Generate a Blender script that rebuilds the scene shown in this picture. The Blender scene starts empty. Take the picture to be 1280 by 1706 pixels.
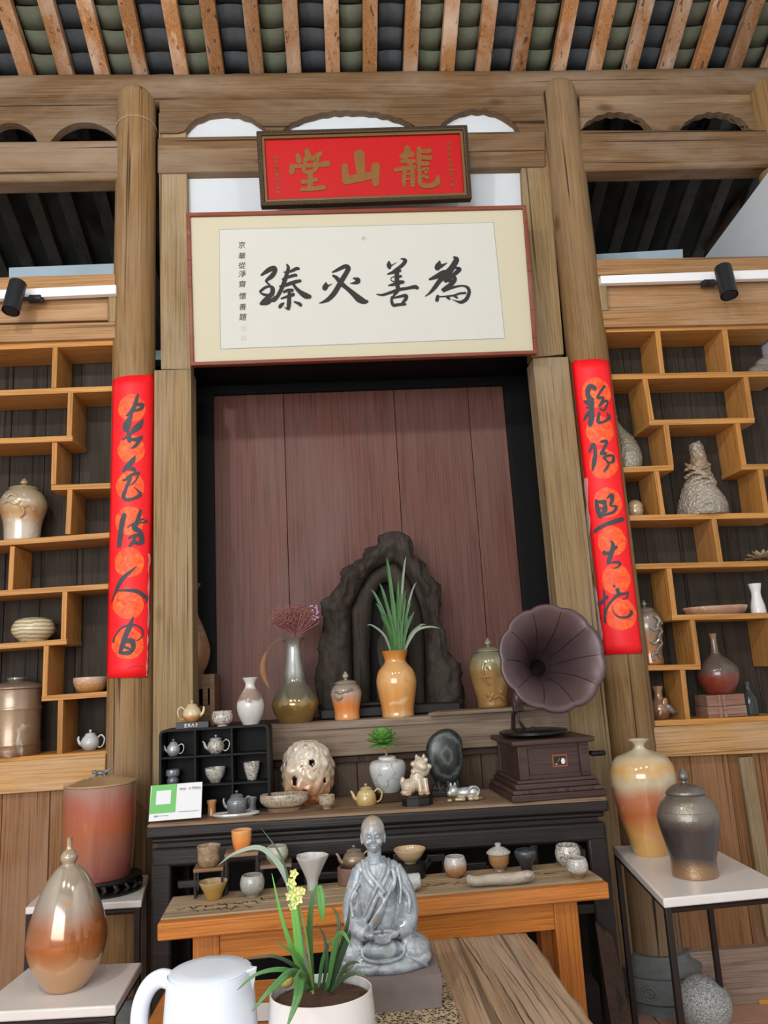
import bpy, bmesh, math, random
from mathutils import Vector, Matrix, noise
sc = bpy.context.scene
C = sc.collection
R = math.radians
rng = random.Random(7)

# ------------------------------------------------------------------ camera
W, H, F = 1280, 1706, 1300.0
YAW, PITCH, ROLL, ZC = R(3.5), R(11.58), R(3.23), 1.70
_f = Vector((math.sin(YAW)*math.cos(PITCH), math.cos(YAW)*math.cos(PITCH), math.sin(PITCH)))
_r = Vector((math.cos(YAW), -math.sin(YAW), 0)); _u = _r.cross(_f)
CR = _r*math.cos(ROLL) - _u*math.sin(ROLL); CU = _r*math.sin(ROLL) + _u*math.cos(ROLL); CF = _f
cam_d = bpy.data.cameras.new('camera'); cam = bpy.data.objects.new('camera', cam_d); C.objects.link(cam)
cam_d.sensor_fit = 'HORIZONTAL'; cam_d.sensor_width = 36.0; cam_d.lens = F/W*36.0
cam_d.clip_start = .05; cam_d.clip_end = 100
cam.matrix_world = Matrix(((CR.x, CU.x, -CF.x, 0), (CR.y, CU.y, -CF.y, 0), (CR.z, CU.z, -CF.z, ZC), (0, 0, 0, 1)))
sc.camera = cam

# ------------------------------------------------------------------ light
wd = bpy.data.worlds.new('overcast_sky'); sc.world = wd; wd.use_nodes = True
bg = wd.node_tree.nodes['Background']; bg.inputs[0].default_value = (.86, .93, 1, 1); bg.inputs[1].default_value = 0.55
def area(name, loc, target, sx, sy, power, col):
    l = bpy.data.lights.new(name, 'AREA'); l.shape = 'RECTANGLE'; l.size = sx; l.size_y = sy; l.energy = power; l.color = col
    o = bpy.data.objects.new(name, l); C.objects.link(o); o.location = loc
    o.rotation_euler = (Vector(target)-Vector(loc)).to_track_quat('-Z', 'Y').to_euler(); return o
area('courtyard_daylight', (-2.0, -2.9, 2.6), (0.3, 4.2, 1.2), 4.2, 2.6, 210, (.95, .98, 1.0))
def lamp(name, loc, power, rad, col):
    l = bpy.data.lights.new(name, 'POINT'); l.energy = power; l.shadow_soft_size = rad; l.color = col
    o = bpy.data.objects.new(name, l); C.objects.link(o); o.location = loc
for x, e_ in ((-1.7, 130), (-.1, 50), (1.5, 50)):
    lamp('hall_lamp', (x, .4, 4.7), e_, .11, (1, .94, .85))
sc.view_settings.view_transform = 'Standard'; sc.view_settings.look = 'None'
sc.view_settings.exposure = 0.36; sc.view_settings.gamma = 1.0; sc.view_settings.use_curve_mapping = False

# ------------------------------------------------------------------ helpers
def ray(x, y): return CF + CR*((x-W/2)/F) - CU*((y-H/2)/F)
def P(x, y, Y):
    d = ray(x, y); p = d*(Y/d.y); p.z += ZC; return p
def PZ(x, y, Z):
    d = ray(x, y); p = d*((Z-ZC)/d.z); p.z += ZC; return p
def mpp(p): return (Vector(p)-Vector((0, 0, ZC))).dot(CF)/F

def lin(c):
    if isinstance(c, str):
        c = c.lstrip('#'); c = [int(c[i:i+2], 16)/255 for i in (0, 2, 4)]
    return tuple((v/12.92 if v <= .04045 else ((v+.055)/1.055)**2.4) for v in c[:3]) + (1,)

class MB:
    def __init__(s): s.v = []; s.f = []
    def add(s, v, f):
        n = len(s.v); s.v += [tuple(p) for p in v]; s.f += [tuple(i+n for i in q) for q in f]; return s
    def hexa(s, p):   # p: 4 bottom then 4 top
        return s.add(p, [(3,2,1,0),(4,5,6,7),(0,1,5,4),(1,2,6,5),(2,3,7,6),(3,0,4,7)])
    def box(s, x0, x1, y0, y1, z0, z1):
        return s.hexa([(x0,y0,z0),(x1,y0,z0),(x1,y1,z0),(x0,y1,z0),(x0,y0,z1),(x1,y0,z1),(x1,y1,z1),(x0,y1,z1)])
    def tube(s, pts, rad, n=10, caps=True, flat=1.0):
        pts = [Vector(p) for p in pts]; m = len(pts)
        if not hasattr(rad, '__len__'): rad = [rad]*m
        a = None; rings = []
        for i in range(m):
            t = (pts[min(i+1, m-1)]-pts[max(i-1, 0)]).normalized()
            if a is None: a = t.cross(Vector((0, 0, 1)) if abs(t.z) < .9 else Vector((0, 1, 0)))
            a = a-t*a.dot(t)
            if a.length < 1e-6: a = t.orthogonal()
            a.normalize(); b = t.cross(a)
            rings.append([pts[i]+a*(math.cos(2*math.pi*k/n)*rad[i])+b*(math.sin(2*math.pi*k/n)*rad[i]*flat) for k in range(n)])
        v = [p for r in rings for p in r]; f = []
        for i in range(m-1):
            for k in range(n):
                f.append((i*n+k, i*n+(k+1) % n, (i+1)*n+(k+1) % n, (i+1)*n+k))
        if caps:
            f.append(tuple(range(n-1, -1, -1))); f.append(tuple(range((m-1)*n, m*n)))
        return s.add(v, f)
    def lathe(s, prof, cx=0, cy=0, z0=0, n=36, sx=1, sy=1, fn=None):
        # prof: [(r,z)] bottom to top; closed at both ends where r is 0
        v = []; f = []; idx = []
        for r, z in prof:
            if r <= 1e-6: idx.append([len(v)]); v.append((cx, cy, z0+z))
            else:
                row = []
                for k in range(n):
                    a = 2*math.pi*k/n; rr = r*(fn(a, z) if fn else 1)
                    row.append(len(v)); v.append((cx+rr*math.cos(a)*sx, cy+rr*math.sin(a)*sy, z0+z))
                idx.append(row)
        for a, b in zip(idx, idx[1:]):
            if len(a) == 1 and len(b) == 1: continue
            for k in range(n):
                k2 = (k+1) % n
                if len(a) == 1: f.append((a[0], b[k2], b[k]))
                elif len(b) == 1: f.append((a[k], a[k2], b[0]))
                else: f.append((a[k], a[k2], b[k2], b[k]))
        if len(idx[0]) > 1: f.append(tuple(reversed(idx[0])))
        return s.add(v, f)
    def ell(s, c, r, n=16, m=10, rot=None):
        c = Vector(c); r = (r, r, r) if not hasattr(r, '__len__') else r
        prof = [(math.sin(math.pi*i/m), -math.cos(math.pi*i/m)) for i in range(m+1)]
        prof[0] = (0, -1); prof[-1] = (0, 1)
        t = MB().lathe(prof, n=n)
        v = [Vector((p[0]*r[0], p[1]*r[1], p[2]*r[2])) for p in t.v]
        if rot: v = [rot @ p for p in v]
        return s.add([c+p for p in v], t.f)
    def prism(s, poly, y0, y1):    # poly in (x,z), extruded along y
        n = len(poly)
        return s.add([(x, y0, z) for x, z in poly]+[(x, y1, z) for x, z in poly],
                     [tuple(range(n)), tuple(range(2*n-1, n-1, -1))]+[(i, i+n, (i+1) % n+n, (i+1) % n) for i in range(n)])
    def prismz(s, poly, z0, z1):
        n = len(poly)
        return s.add([(x, y, z0) for x, y in poly]+[(x, y, z1) for x, y in poly],
                     [tuple(range(n-1, -1, -1)), tuple(range(n, 2*n))]+[(i, (i+1) % n, (i+1) % n+n, i+n) for i in range(n)])
    def ringp(s, outer, inner, y0, y1):   # frame between two closed (x,z) loops of equal length
        n = len(outer); v = [(x, y0, z) for x, z in outer]+[(x, y0, z) for x, z in inner]+[(x, y1, z) for x, z in outer]+[(x, y1, z) for x, z in inner]
        f = []
        for i in range(n):
            j = (i+1) % n
            f += [(i, j, n+j, n+i), (2*n+i, 3*n+i, 3*n+j, 2*n+j), (i, 2*n+i, 2*n+j, j), (n+i, n+j, 3*n+j, 3*n+i)]
        return s.add(v, f)
    def xf(s, M):
        s.v = [tuple(M @ Vector(p)) for p in s.v]; return s
    def warp(s, fn):
        s.v = [tuple(fn(Vector(p))) for p in s.v]; return s

def setp(o, label=None, cat=None, group=None, kind=None):
    if label: o['label'] = label
    if cat: o['category'] = cat
    if group: o['group'] = group
    if kind: o['kind'] = kind
    return o
def mk(name, mb, mat, parent=None, loc=None, smooth=True, bevel=0, ang=38, **kw):
    """one mesh object; with no parent its origin goes to the middle of its base"""
    me = bpy.data.meshes.new(name)
    v = mb.v
    if parent is None and loc is None:
        xs = [p[0] for p in v]; ys = [p[1] for p in v]; zs = [p[2] for p in v]
        loc = ((min(xs)+max(xs))/2, (min(ys)+max(ys))/2, min(zs)); v = [(p[0]-loc[0], p[1]-loc[1], p[2]-loc[2]) for p in v]
    me.from_pydata(v, [], mb.f)
    bm = bmesh.new(); bm.from_mesh(me); bmesh.ops.recalc_face_normals(bm, faces=bm.faces); bm.to_mesh(me); bm.free()
    if mat: me.materials.append(mat)
    if smooth:
        me.shade_smooth(); me.set_sharp_from_angle(angle=R(ang))
    o = bpy.data.objects.new(name, me); C.objects.link(o)
    if parent: o.parent = parent
    if loc is not None: o.location = loc
    if bevel:
        b = o.modifiers.new('bevel', 'BEVEL'); b.width = bevel; b.segments = 2; b.limit_method = 'ANGLE'; b.angle_limit = R(40)
        b.use_clamp_overlap = True
    return setp(o, **kw)
def thing(name, label, cat, loc=(0, 0, 0), rz=0, group=None, kind=None):
    o = bpy.data.objects.new(name, None); C.objects.link(o); o.empty_display_size = .05
    o.location = loc; o.rotation_euler = (0, 0, rz); return setp(o, label, cat, group, kind)
def sculpt(name, mb, mat, parent=None, loc=None, voxel=.004, smooth=4, decimate=None, **kw):
    """fuse overlapping lumps to ONE continuous skin"""
    o = mk(name, mb, None, parent, loc, smooth=False)
    m = o.modifiers.new('r', 'REMESH'); m.mode = 'VOXEL'; m.voxel_size = voxel
    if smooth:
        m = o.modifiers.new('s', 'SMOOTH'); m.iterations = smooth; m.factor = .5
    dg = bpy.context.evaluated_depsgraph_get(); dg.update()
    me = bpy.data.meshes.new_from_object(o.evaluated_get(dg)); o.modifiers.clear(); o.data = me
    me.materials.clear(); me.materials.append(mat); me.shade_smooth()
    return setp(o, **kw)

def cr(pts, per=6):
    """catmull-rom through tuples of any width"""
    if len(pts) < 3 and per <= 1: return pts
    out = []; n = len(pts)
    for i in range(n-1):
        p0, p1, p2, p3 = pts[max(i-1, 0)], pts[i], pts[i+1], pts[min(i+2, n-1)]
        for k in range(per):
            t = k/per
            out.append(tuple(.5*((2*b)+(-a+c)*t+(2*a-5*b+4*c-d)*t*t+(-a+3*b-3*c+d)*t**3) for a, b, c, d in zip(p0, p1, p2, p3)))
    out.append(tuple(pts[-1])); return out
def prof_s(pts, s, per=4):
    return [(max(r, 0)*s, z*s) for r, z in cr(pts, per)]
def ribbon(mb, stroke, fn, cross=2):
    """brush stroke: list of (x,y,width); fn maps (x,y) to a 3D point"""
    pts = cr(stroke, 5); v = []; f = []
    x0, y0, w0 = pts[0]; x1, y1, w1 = pts[1]; L = math.hypot(x1-x0, y1-y0) or 1
    head = [(x0-(x1-x0)/L*w0*.5*k, y0-(y1-y0)/L*w0*.5*k, w0*math.sqrt(max(0, 1-k*k))) for k in (.97, .75, .4)]
    xa, ya, wa = pts[-2]; xb, yb, wb = pts[-1]; L = math.hypot(xb-xa, yb-ya) or 1
    tail = [(xb+(xb-xa)/L*wb*.5*k, yb+(yb-ya)/L*wb*.5*k, wb*math.sqrt(max(0, 1-k*k))) for k in (.4, .75, .97)]
    pts = head+pts+tail; n = len(pts)
    for i, (x, y, w) in enumerate(pts):
        a = pts[max(i-1, 0)]; b = pts[min(i+1, n-1)]
        tx, ty = b[0]-a[0], b[1]-a[1]; L = math.hypot(tx, ty) or 1; nx, ny = -ty/L, tx/L; w = max(w, 1e-4)
        for k in range(cross+1):
            q = (k/cross-.5)*w; v.append(fn(x+nx*q, y+ny*q))
    c = cross+1
    for i in range(n-1):
        for k in range(cross): f.append((i*c+k, i*c+k+1, (i+1)*c+k+1, (i+1)*c+k))
    mb.add(v, f)

# ------------------------------------------------------------------ materials
class N:
    def __init__(s, name):
        s.m = bpy.data.materials.new(name); s.m.use_nodes = True; s.t = s.m.node_tree; s.b = s.t.nodes['Principled BSDF']
        s.tc = None
    def n(s, typ, **kw):
        nd = s.t.nodes.new(typ)
        for k, v in kw.items():
            if k.startswith('i_'): nd.inputs[int(k[2:])].default_value = v
            else: setattr(nd, k, v)
        return nd
    def l(s, a, b): s.t.links.new(a, b)
    def coord(s, scale=(1, 1, 1), rand=True):
        tc = s.n('ShaderNodeTexCoord'); mp = s.n('ShaderNodeMapping'); mp.inputs['Scale'].default_value = scale
        s.l(tc.outputs['Object'], mp.inputs['Vector'])
        if rand:
            oi = s.n('ShaderNodeObjectInfo'); mu = s.n('ShaderNodeMath', operation='MULTIPLY'); mu.inputs[1].default_value = 37.0
            s.l(oi.outputs['Random'], mu.inputs[0]); s.l(mu.outputs[0], mp.inputs['Location'])
        return mp.outputs[0]
    def noise(s, vec, scale, detail=4, rough=.55, dist=0):
        nd = s.n('ShaderNodeTexNoise'); nd.inputs['Scale'].default_value = scale; nd.inputs['Detail'].default_value = detail
        nd.inputs['Roughness'].default_value = rough; nd.inputs['Distortion'].default_value = dist; s.l(vec, nd.inputs['Vector']); return nd.outputs['Fac']
    def ramp(s, fac, stops, interp='LINEAR'):
        nd = s.n('ShaderNodeValToRGB'); cr_ = nd.color_ramp; cr_.interpolation = interp
        while len(cr_.elements) < len(stops): cr_.elements.new(.5)
        for e, (p, c) in zip(cr_.elements, stops): e.position = p; e.color = lin(c)
        s.l(fac, nd.inputs[0]); return nd.outputs[0]
    def mix(s, fac, a, b, mode='MIX'):
        nd = s.n('ShaderNodeMix', data_type='RGBA', blend_type=mode)
        for v, i in ((fac, 0), (a, 6), (b, 7)):
            if hasattr(v, 'links'): s.l(v, nd.inputs[i])
            else: nd.inputs[i].default_value = v
        return nd.outputs[2]
    def math(s, op, a, b=None):
        nd = s.n('ShaderNodeMath', operation=op)
        for v, i in ((a, 0), (b, 1)):
            if v is None: continue
            if hasattr(v, 'links'): s.l(v, nd.inputs[i])
            else: nd.inputs[i].default_value = v
        return nd.outputs[0]
    def bump(s, h, st, dist=.01):
        nd = s.n('ShaderNodeBump'); nd.inputs['Strength'].default_value = st; nd.inputs['Distance'].default_value = dist
        s.l(h, nd.inputs['Height']); s.l(nd.outputs[0], s.b.inputs['Normal'])
    def set(s, **kw):
        for k, v in kw.items():
            i = s.b.inputs[{'rough': 'Roughness', 'metal': 'Metallic', 'col': 'Base Color', 'coat': 'Coat Weight', 'spec': 'Specular IOR Level', 'trans': 'Transmission Weight', 'alpha': 'Alpha', 'crough': 'Coat Roughness', 'ior': 'IOR'}[k]]
            if hasattr(v, 'links'): s.l(v, i)
            else: i.default_value = lin(v) if k == 'col' else v
        return s

def wood(name, dark, mid, light, axis='z', fine=1.0, rough=.62, bump=.25, knots=True, spec=.3, weather=.5, crack=.7, vary=.25):
    m = N(name); ax = 'xyz'.index(axis)
    sc1 = [11.0*fine]*3; sc1[ax] = .6*fine; sc2 = [130.0*fine]*3; sc2[ax] = 2.0*fine
    a = m.noise(m.coord(sc1), 1.0, 5, .6, 1.2); b = m.noise(m.coord(sc2), 1.0, 3, .6, .4)
    col = m.ramp(a, [(.2, dark), (.4, mid), (.6, mid), (.8, light)])
    g = m.ramp(b, [(.3, (.62, .58, .54)), (.56, (1, 1, 1))]); col = m.mix(.75, col, g, 'MULTIPLY')
    sp_ = [3.0*fine]*3; sp_[ax] = .9*fine                       # broad weathered patches
    pt = m.noise(m.coord(sp_), 1.0, 4, .6, .6); gl_ = lin(light); gv_ = sum(gl_[:3])/3
    col = m.mix(m.math('MULTIPLY', m.ramp(pt, [(.45, (0, 0, 0)), (.7, (1, 1, 1))]), weather), col, tuple(.55*v+.45*gv_ for v in gl_[:3])+(1,))
    sk_ = [34.0*fine]*3; sk_[ax] = .45*fine                      # drying cracks along the grain
    ck = m.noise(m.coord(sk_), 1.0, 2, .5, .3); col = m.mix(m.math('MULTIPLY', m.ramp(ck, [(.31, (1, 1, 1)), (.36, (0, 0, 0))]), crack), col, tuple(.35*v for v in lin(dark)[:3])+(1,))
    oi = m.n('ShaderNodeObjectInfo'); hv = m.n('ShaderNodeHueSaturation'); m.l(col, hv.inputs['Color'])
    m.l(m.math('ADD', m.math('MULTIPLY', oi.outputs['Random'], vary), 1-vary*.5), hv.inputs['Value']); col = hv.outputs[0]
    h = b
    if knots:
        sk = [3.2]*3; sk[ax] = 1.5
        vo = m.n('ShaderNodeTexVoronoi'); vo.inputs['Scale'].default_value = 1.0; m.l(m.coord(sk), vo.inputs['Vector'])
        k = m.ramp(vo.outputs['Distance'], [(.035, (1, 1, 1)), (.11, (0, 0, 0))])
        col = m.mix(m.math('MULTIPLY', k, .75), col, lin(dark)[:3]+(1,))
    m.set(col=col, rough=rough, spec=spec); m.bump(h, bump, .004); return m.m
def ceramic(name, stops, hgt, noise_amt=.3, nscale=6, blotch=None, bl_lo=.55, rough=.22, metal=0.0, coat=.5, bump=0, bscale=60, spec=.5, vein=None):
    """glaze whose fired colour changes with height (stops over 0..1) and with cloudy flashing"""
    m = N(name); tc = m.n('ShaderNodeTexCoord'); sp = m.n('ShaderNodeSeparateXYZ'); m.l(tc.outputs['Object'], sp.inputs[0])
    z = m.math('DIVIDE', sp.outputs[2], hgt)
    nv = m.coord((1, 1, 1)); ns = m.noise(nv, nscale/hgt*.35, 4, .55, .8)
    fac = m.math('ADD', z, m.math('MULTIPLY', m.math('SUBTRACT', ns, .5), noise_amt*2))
    col = m.ramp(fac, stops)
    if blotch:
        n2 = m.noise(m.coord((1, 1, 1)), nscale/hgt*.55, 5, .6, 1.5)
        col = m.mix(m.ramp(n2, [(bl_lo, (0, 0, 0)), (bl_lo+.1, (1, 1, 1))]), col, lin(blotch))
    if vein:
        vo = m.n('ShaderNodeTexVoronoi', feature='DISTANCE_TO_EDGE'); vo.inputs['Scale'].default_value = vein[1]/hgt
        vm = m.coord((1, 1, 1)); nn = m.n('ShaderNodeTexNoise'); nn.inputs['Scale'].default_value = 3/hgt; m.l(vm, nn.inputs['Vector'])
        m.l(m.mix(.12, vm, nn.outputs['Color']), vo.inputs['Vector'])
        col = m.mix(m.ramp(vo.outputs['Distance'], [(0.0, (1, 1, 1)), (vein[2], (0, 0, 0))]), col, lin(vein[0]))
    m.set(col=col, rough=rough, metal=metal, coat=coat, spec=spec, crough=.1)
    if bump: m.bump(m.noise(nv, bscale, 4, .6, 1.0), bump, .006)
    return m.m
def plain(name, col, rough=.5, metal=0, spec=.5, var=.0, vscale=20, coat=0, bump=0):
    m = N(name)
    if var:
        n = m.noise(m.coord((1, 1, 1)), vscale, 5, .6); c = lin(col)
        d = tuple(v*(1-var) for v in c[:3])+(1,); l_ = tuple(min(1, v*(1+var)) for v in c[:3])+(1,)
        m.set(col=m.mix(n, d, l_))
        if bump: m.bump(n, bump, .004)
    else: m.set(col=col)
    m.set(rough=rough, metal=metal, spec=spec, coat=coat); return m.m

WD = {}
WD['pillar'] = wood('old pillar wood', '#553c21', '#8a6b43', '#ad8d60', 'z', 1.0, .7, weather=.45, crack=.95)
WD['beam'] = wood('old beam wood', '#4b3724', '#7a5e40', '#a98c66', 'x', 1.0, .7, weather=.6, crack=.9)
WD['jamb'] = wood('grey brown jamb wood', '#695434', '#98805a', '#b39b70', 'z', 1.1, .7, crack=.9)
WD['rafter_shaded'] = wood('shade darkened rafter wood', '#1c1a17', '#35312b', '#4a453d', 'y', 1.4, .8)  # rear rafters: the dimness behind the wall is put into this darker colour
WD['rafter'] = wood('orange brown rafter wood', '#6e4526', '#a5754a', '#d9b690', 'y', 1.4, .6, weather=.75, crack=.8, vary=.5)
WD['shelfx'] = wood('honey pine shelf board', '#a36a2c', '#c58d49', '#dba862', 'x', 1.2, .5, .12, weather=.15, crack=.3, vary=.2)
WD['shelfz'] = wood('honey pine upright', '#a36a2c', '#c08745', '#d6a25e', 'z', 1.2, .5, .12, weather=.15, crack=.3, vary=.2)
WD['shelfz_dull'] = wood('reddish brown upright', '#6e4a2a', '#8a6038', '#a37444', 'z', 1.2, .55, .12)
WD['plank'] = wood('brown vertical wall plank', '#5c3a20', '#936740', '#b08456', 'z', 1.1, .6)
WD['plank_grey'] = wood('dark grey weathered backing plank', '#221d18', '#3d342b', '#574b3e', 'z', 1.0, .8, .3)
WD['board'] = wood('pale brown lintel board', '#7d5a34', '#ab8154', '#c9a170', 'x', 1.0, .62)
WD['rail'] = wood('pale pine rail', '#9a6e3c', '#c99c64', '#dcb580', 'x', 1.0, .6, .15)
WD['basex'] = wood('pinkish grey base plank', '#6f5a4c', '#a38c7a', '#bca693', 'x', 1.0, .7)
WD['red'] = wood('dull oxblood painted board', '#4a2a20', '#6c4237', '#7e5648', 'z', .8, .5, .08, False, crack=.15, vary=.1)
WD['sill'] = wood('weathered grey sill wood', '#4f4030', '#857260', '#a3927c', 'x', 1.1, .75, .35)
WD['dark'] = wood('dark stained plank', '#20140d', '#3c281b', '#563c29', 'z', 1.1, .6, .2, False)
WD['lowplank'] = wood('dark brown panelling', '#2e2018', '#523c2c', '#6e5541', 'z', 1.1, .6, .2, False)
WD['altar'] = wood('black brown lacquered altar wood', '#110d0c', '#211b19', '#352c29', 'x', 1.2, .42, .2, False, .4, weather=.2)
WD['altartop'] = wood('worn brown altar top', '#4d3a2b', '#8a7058', '#a99074', 'x', 1.2, .6, .25)
WD['orange'] = wood('orange pine front edge', '#8f4d16', '#bd7430', '#d69046', 'x', 1.3, .42, .12, weather=.15, crack=.3, vary=.2)
WD['orangez'] = wood('orange pine leg', '#7d4214', '#ac6829', '#c9823d', 'z', 1.3, .45, .12, weather=.15, crack=.3, vary=.2)
WD['greyx'] = wood('grey brown worn table board', '#7d6850', '#ab9474', '#c2ad90', 'x', 1.2, .65, .25)
WD['fore'] = wood('cracked driftwood table top', '#6e573c', '#a3876a', '#bfa685', 'y', .9, .75, .5)
WD['gram'] = wood('dark mahogany gramophone wood', '#2c1a16', '#45302a', '#5c463f', 'x', 1.4, .45, .12, False, .45)
WD['walnut'] = wood('brown riser wood', '#4f3723', '#7d5e42', '#98785a', 'x', 1.3, .55, .15)
M = {}
M['plaster'] = plain('white lime plaster', '#d3dae0', .9, var=.06, vscale=8, bump=.1)
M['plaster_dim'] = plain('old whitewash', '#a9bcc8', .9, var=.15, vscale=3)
M['black'] = plain('matt black lacquer board', '#0a0b0b', .6, var=.4, vscale=14, spec=.2)
M['iron'] = plain('dark brown iron', '#2b2422', .5, .4)
M['blackpl'] = plain('matt black lamp metal', '#22262b', .45, .2)
M['white_trunk'] = plain('white plastic trunking', '#f1f4f6', .35)
M['ink'] = plain('black ink', '#1d1d1b', .7)
M['inkgrey'] = plain('washed blue black ink', '#3a3d45', .6, var=.4, vscale=60)
M['gold'] = plain('dull gold paint', '#7a4e0c', .5, .2, var=.3, vscale=40)
M['marble'] = plain('white marble slab', '#dcd8d4', .25, var=.06, vscale=25)
M['soil'] = plain('brown potting soil', '#4a3222', .95, var=.6, vscale=90, bump=1.0)
M['stone'] = plain('grey carved stone', '#6f7270', .8, var=.35, vscale=40, bump=.6)
M['dkstone'] = plain('black wood stand', '#15110f', .45, var=.4, vscale=40)
M['glassdark'] = None
# ================================================================== the setting
YF = 4.20            # front plane of the screen wall
XL, XR = -1.118, 1.512   # pillar axes
ROOT = {}
def root(name, label=None, cat=None, kind='structure'):
    o = thing(name, label, cat, kind=kind); ROOT[name] = o; return o

# floor: square terracotta tiles, those near the wall built one by one
fl = root('floor', 'terracotta tiled floor of the hall', 'floor')
mk('floor_bed', MB().box(-4.2, 4.2, -6, 7, -.1, -.012), plain('grey mortar bed', '#8d857e', .9, var=.2), fl)
tile_m = plain('pinkish terracotta floor tile', '#c79a80', .6, var=.12, vscale=6)
tmesh = None
for i in range(6):
    for j in range(6):
        x = .95+.31*i; y = 4.13-.31*j
        o = mk('floor_tile', MB().box(-.15, .15, -.15, .15, -.012, 0), tile_m, fl, loc=(x, y, 0)) if tmesh is None else None
        if o: tmesh = o.data
        else:
            o = bpy.data.objects.new('floor_tile', tmesh); C.objects.link(o); o.parent = fl; o.location = (x, y, 0)
mk('floor_field', MB().box(-4.2, .79, -6, 7, -.012, 0).box(2.66, 4.2, -6, 7, -.012, 0).box(.79, 2.66, -6, 2.42, -.012, 0).box(.79, 2.66, 4.29, 7, -.012, 0), tile_m, fl)

# roof: deck, rafters and tiles, falling towards the back
SL = math.tan(R(26.4))
z0r = P(640, 112, 4.22).z
def roofz(y): return z0r + SL*(4.22-y)
ce = root('ceiling', 'sloping timber roof with rafters and dark clay tiles', 'roof')
th = .09
mk('roof_deck', MB().hexa([(-4.6, -1.2, roofz(-1.2)+.16), (4.6, -1.2, roofz(-1.2)+.16), (4.6, 7, roofz(7)+.16), (-4.6, 7, roofz(7)+.16),
    (-4.6, -1.2, roofz(-1.2)+.26), (4.6, -1.2, roofz(-1.2)+.26), (4.6, 7, roofz(7)+.26), (-4.6, 7, roofz(7)+.26)]), plain('dark clay roof', '#2b2c28', .9, var=.3, vscale=5), ce)
zr = roofz(-1.2)
mk('front_slope', MB().hexa([(-4.6, -4.2, zr-1.4), (4.6, -4.2, zr-1.4), (4.6, -1.2, zr+.16), (-4.6, -1.2, zr+.16),
    (-4.6, -4.2, zr-1.3), (4.6, -4.2, zr-1.3), (4.6, -1.2, zr+.26), (-4.6, -1.2, zr+.26)]), plain('dark clay front roof', '#3a352c', .9), ce)
raf = [-140, -81, -22, 40, 107, 167, 232, 300, 360, 427, 490, 555, 617, 685, 747, 807, 867, 935, 995, 1055, 1115, 1172, 1230, 1290, 1350]
rx = [P(x, 114, 4.22).x for x in raf]
def rafter_mesh(name, ya, yb, mat):
    za, zb = roofz(ya)-z0r, roofz(yb)-z0r
    me = bpy.data.meshes.new(name); mb = MB().hexa([(-.045, ya-4.2, za), (.045, ya-4.2, za), (.045, yb-4.2, zb), (-.045, yb-4.2, zb), (-.045, ya-4.2, za+.07), (.045, ya-4.2, za+.07), (.045, yb-4.2, zb+.07), (-.045, yb-4.2, zb+.07)])
    me.from_pydata(mb.v, [], mb.f); me.materials.append(mat); return me
for me in (rafter_mesh('rafter', -1.2, 4.38, WD['rafter']), rafter_mesh('rafter', 4.385, 6.8, WD['rafter_shaded'])):
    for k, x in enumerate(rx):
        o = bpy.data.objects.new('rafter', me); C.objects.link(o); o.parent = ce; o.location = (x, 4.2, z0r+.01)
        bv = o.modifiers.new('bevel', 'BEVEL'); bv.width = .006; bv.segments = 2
tl_g = plain('mossy green grey clay tile', '#5a6050', .85, var=.35, vscale=14, bump=.5)
tl_d = plain('dark blue grey clay tile', '#3c4247', .85, var=.45, vscale=14, bump=.5)  # tile columns alternate between green grey and this darker blue grey
def tile_mesh(name, mat, arch):
    mb = MB(); n = 6; L = .13; t = .012; v = []; w = .075
    for y, dz in ((-L/2, 0), (L/2, .012)):
        for up in (0, t):
            for k in range(n+1):
                q = k/n*2-1; v.append((q*w, y, arch*.014*(1-q*q)+dz+up))
    f = []; m = n+1
    for k in range(n):
        f += [(k, k+1, m+k+1, m+k), (2*m+k, 3*m+k, 3*m+k+1, 2*m+k+1), (k, 2*m+k, 2*m+k+1, k+1), (m+k, m+k+1, 3*m+k+1, 3*m+k)]
    f += [(0, m, 3*m, 2*m), (n, 2*m+n, 3*m+n, m+n)]
    mb.add(v, f); me = bpy.data.meshes.new(name); me.from_pydata(mb.v, [], mb.f); me.materials.append(mat); me.shade_smooth(); return me
tg = tile_mesh('roof_tile_green', tl_g, -1); td = tile_mesh('roof_tile_dark', tl_d, 1)
for k in range(len(rx)-1):
    xm = (rx[k]+rx[k+1])/2
    for j in range(11):
        y = 4.62-.118*j
        o = bpy.data.objects.new('roof_tile', (td, tg)[k % 2] if k < 14 else (tg, td)[k % 2]); C.objects.link(o); o.parent = ce
        o.location = (xm+rng.uniform(-.006, .006), y, roofz(y)+.095+rng.uniform(0, .008)); o.rotation_euler = (-R(26.4)+rng.uniform(-.03, .03), rng.uniform(-.05, .05), rng.uniform(-.03, .03))
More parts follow.
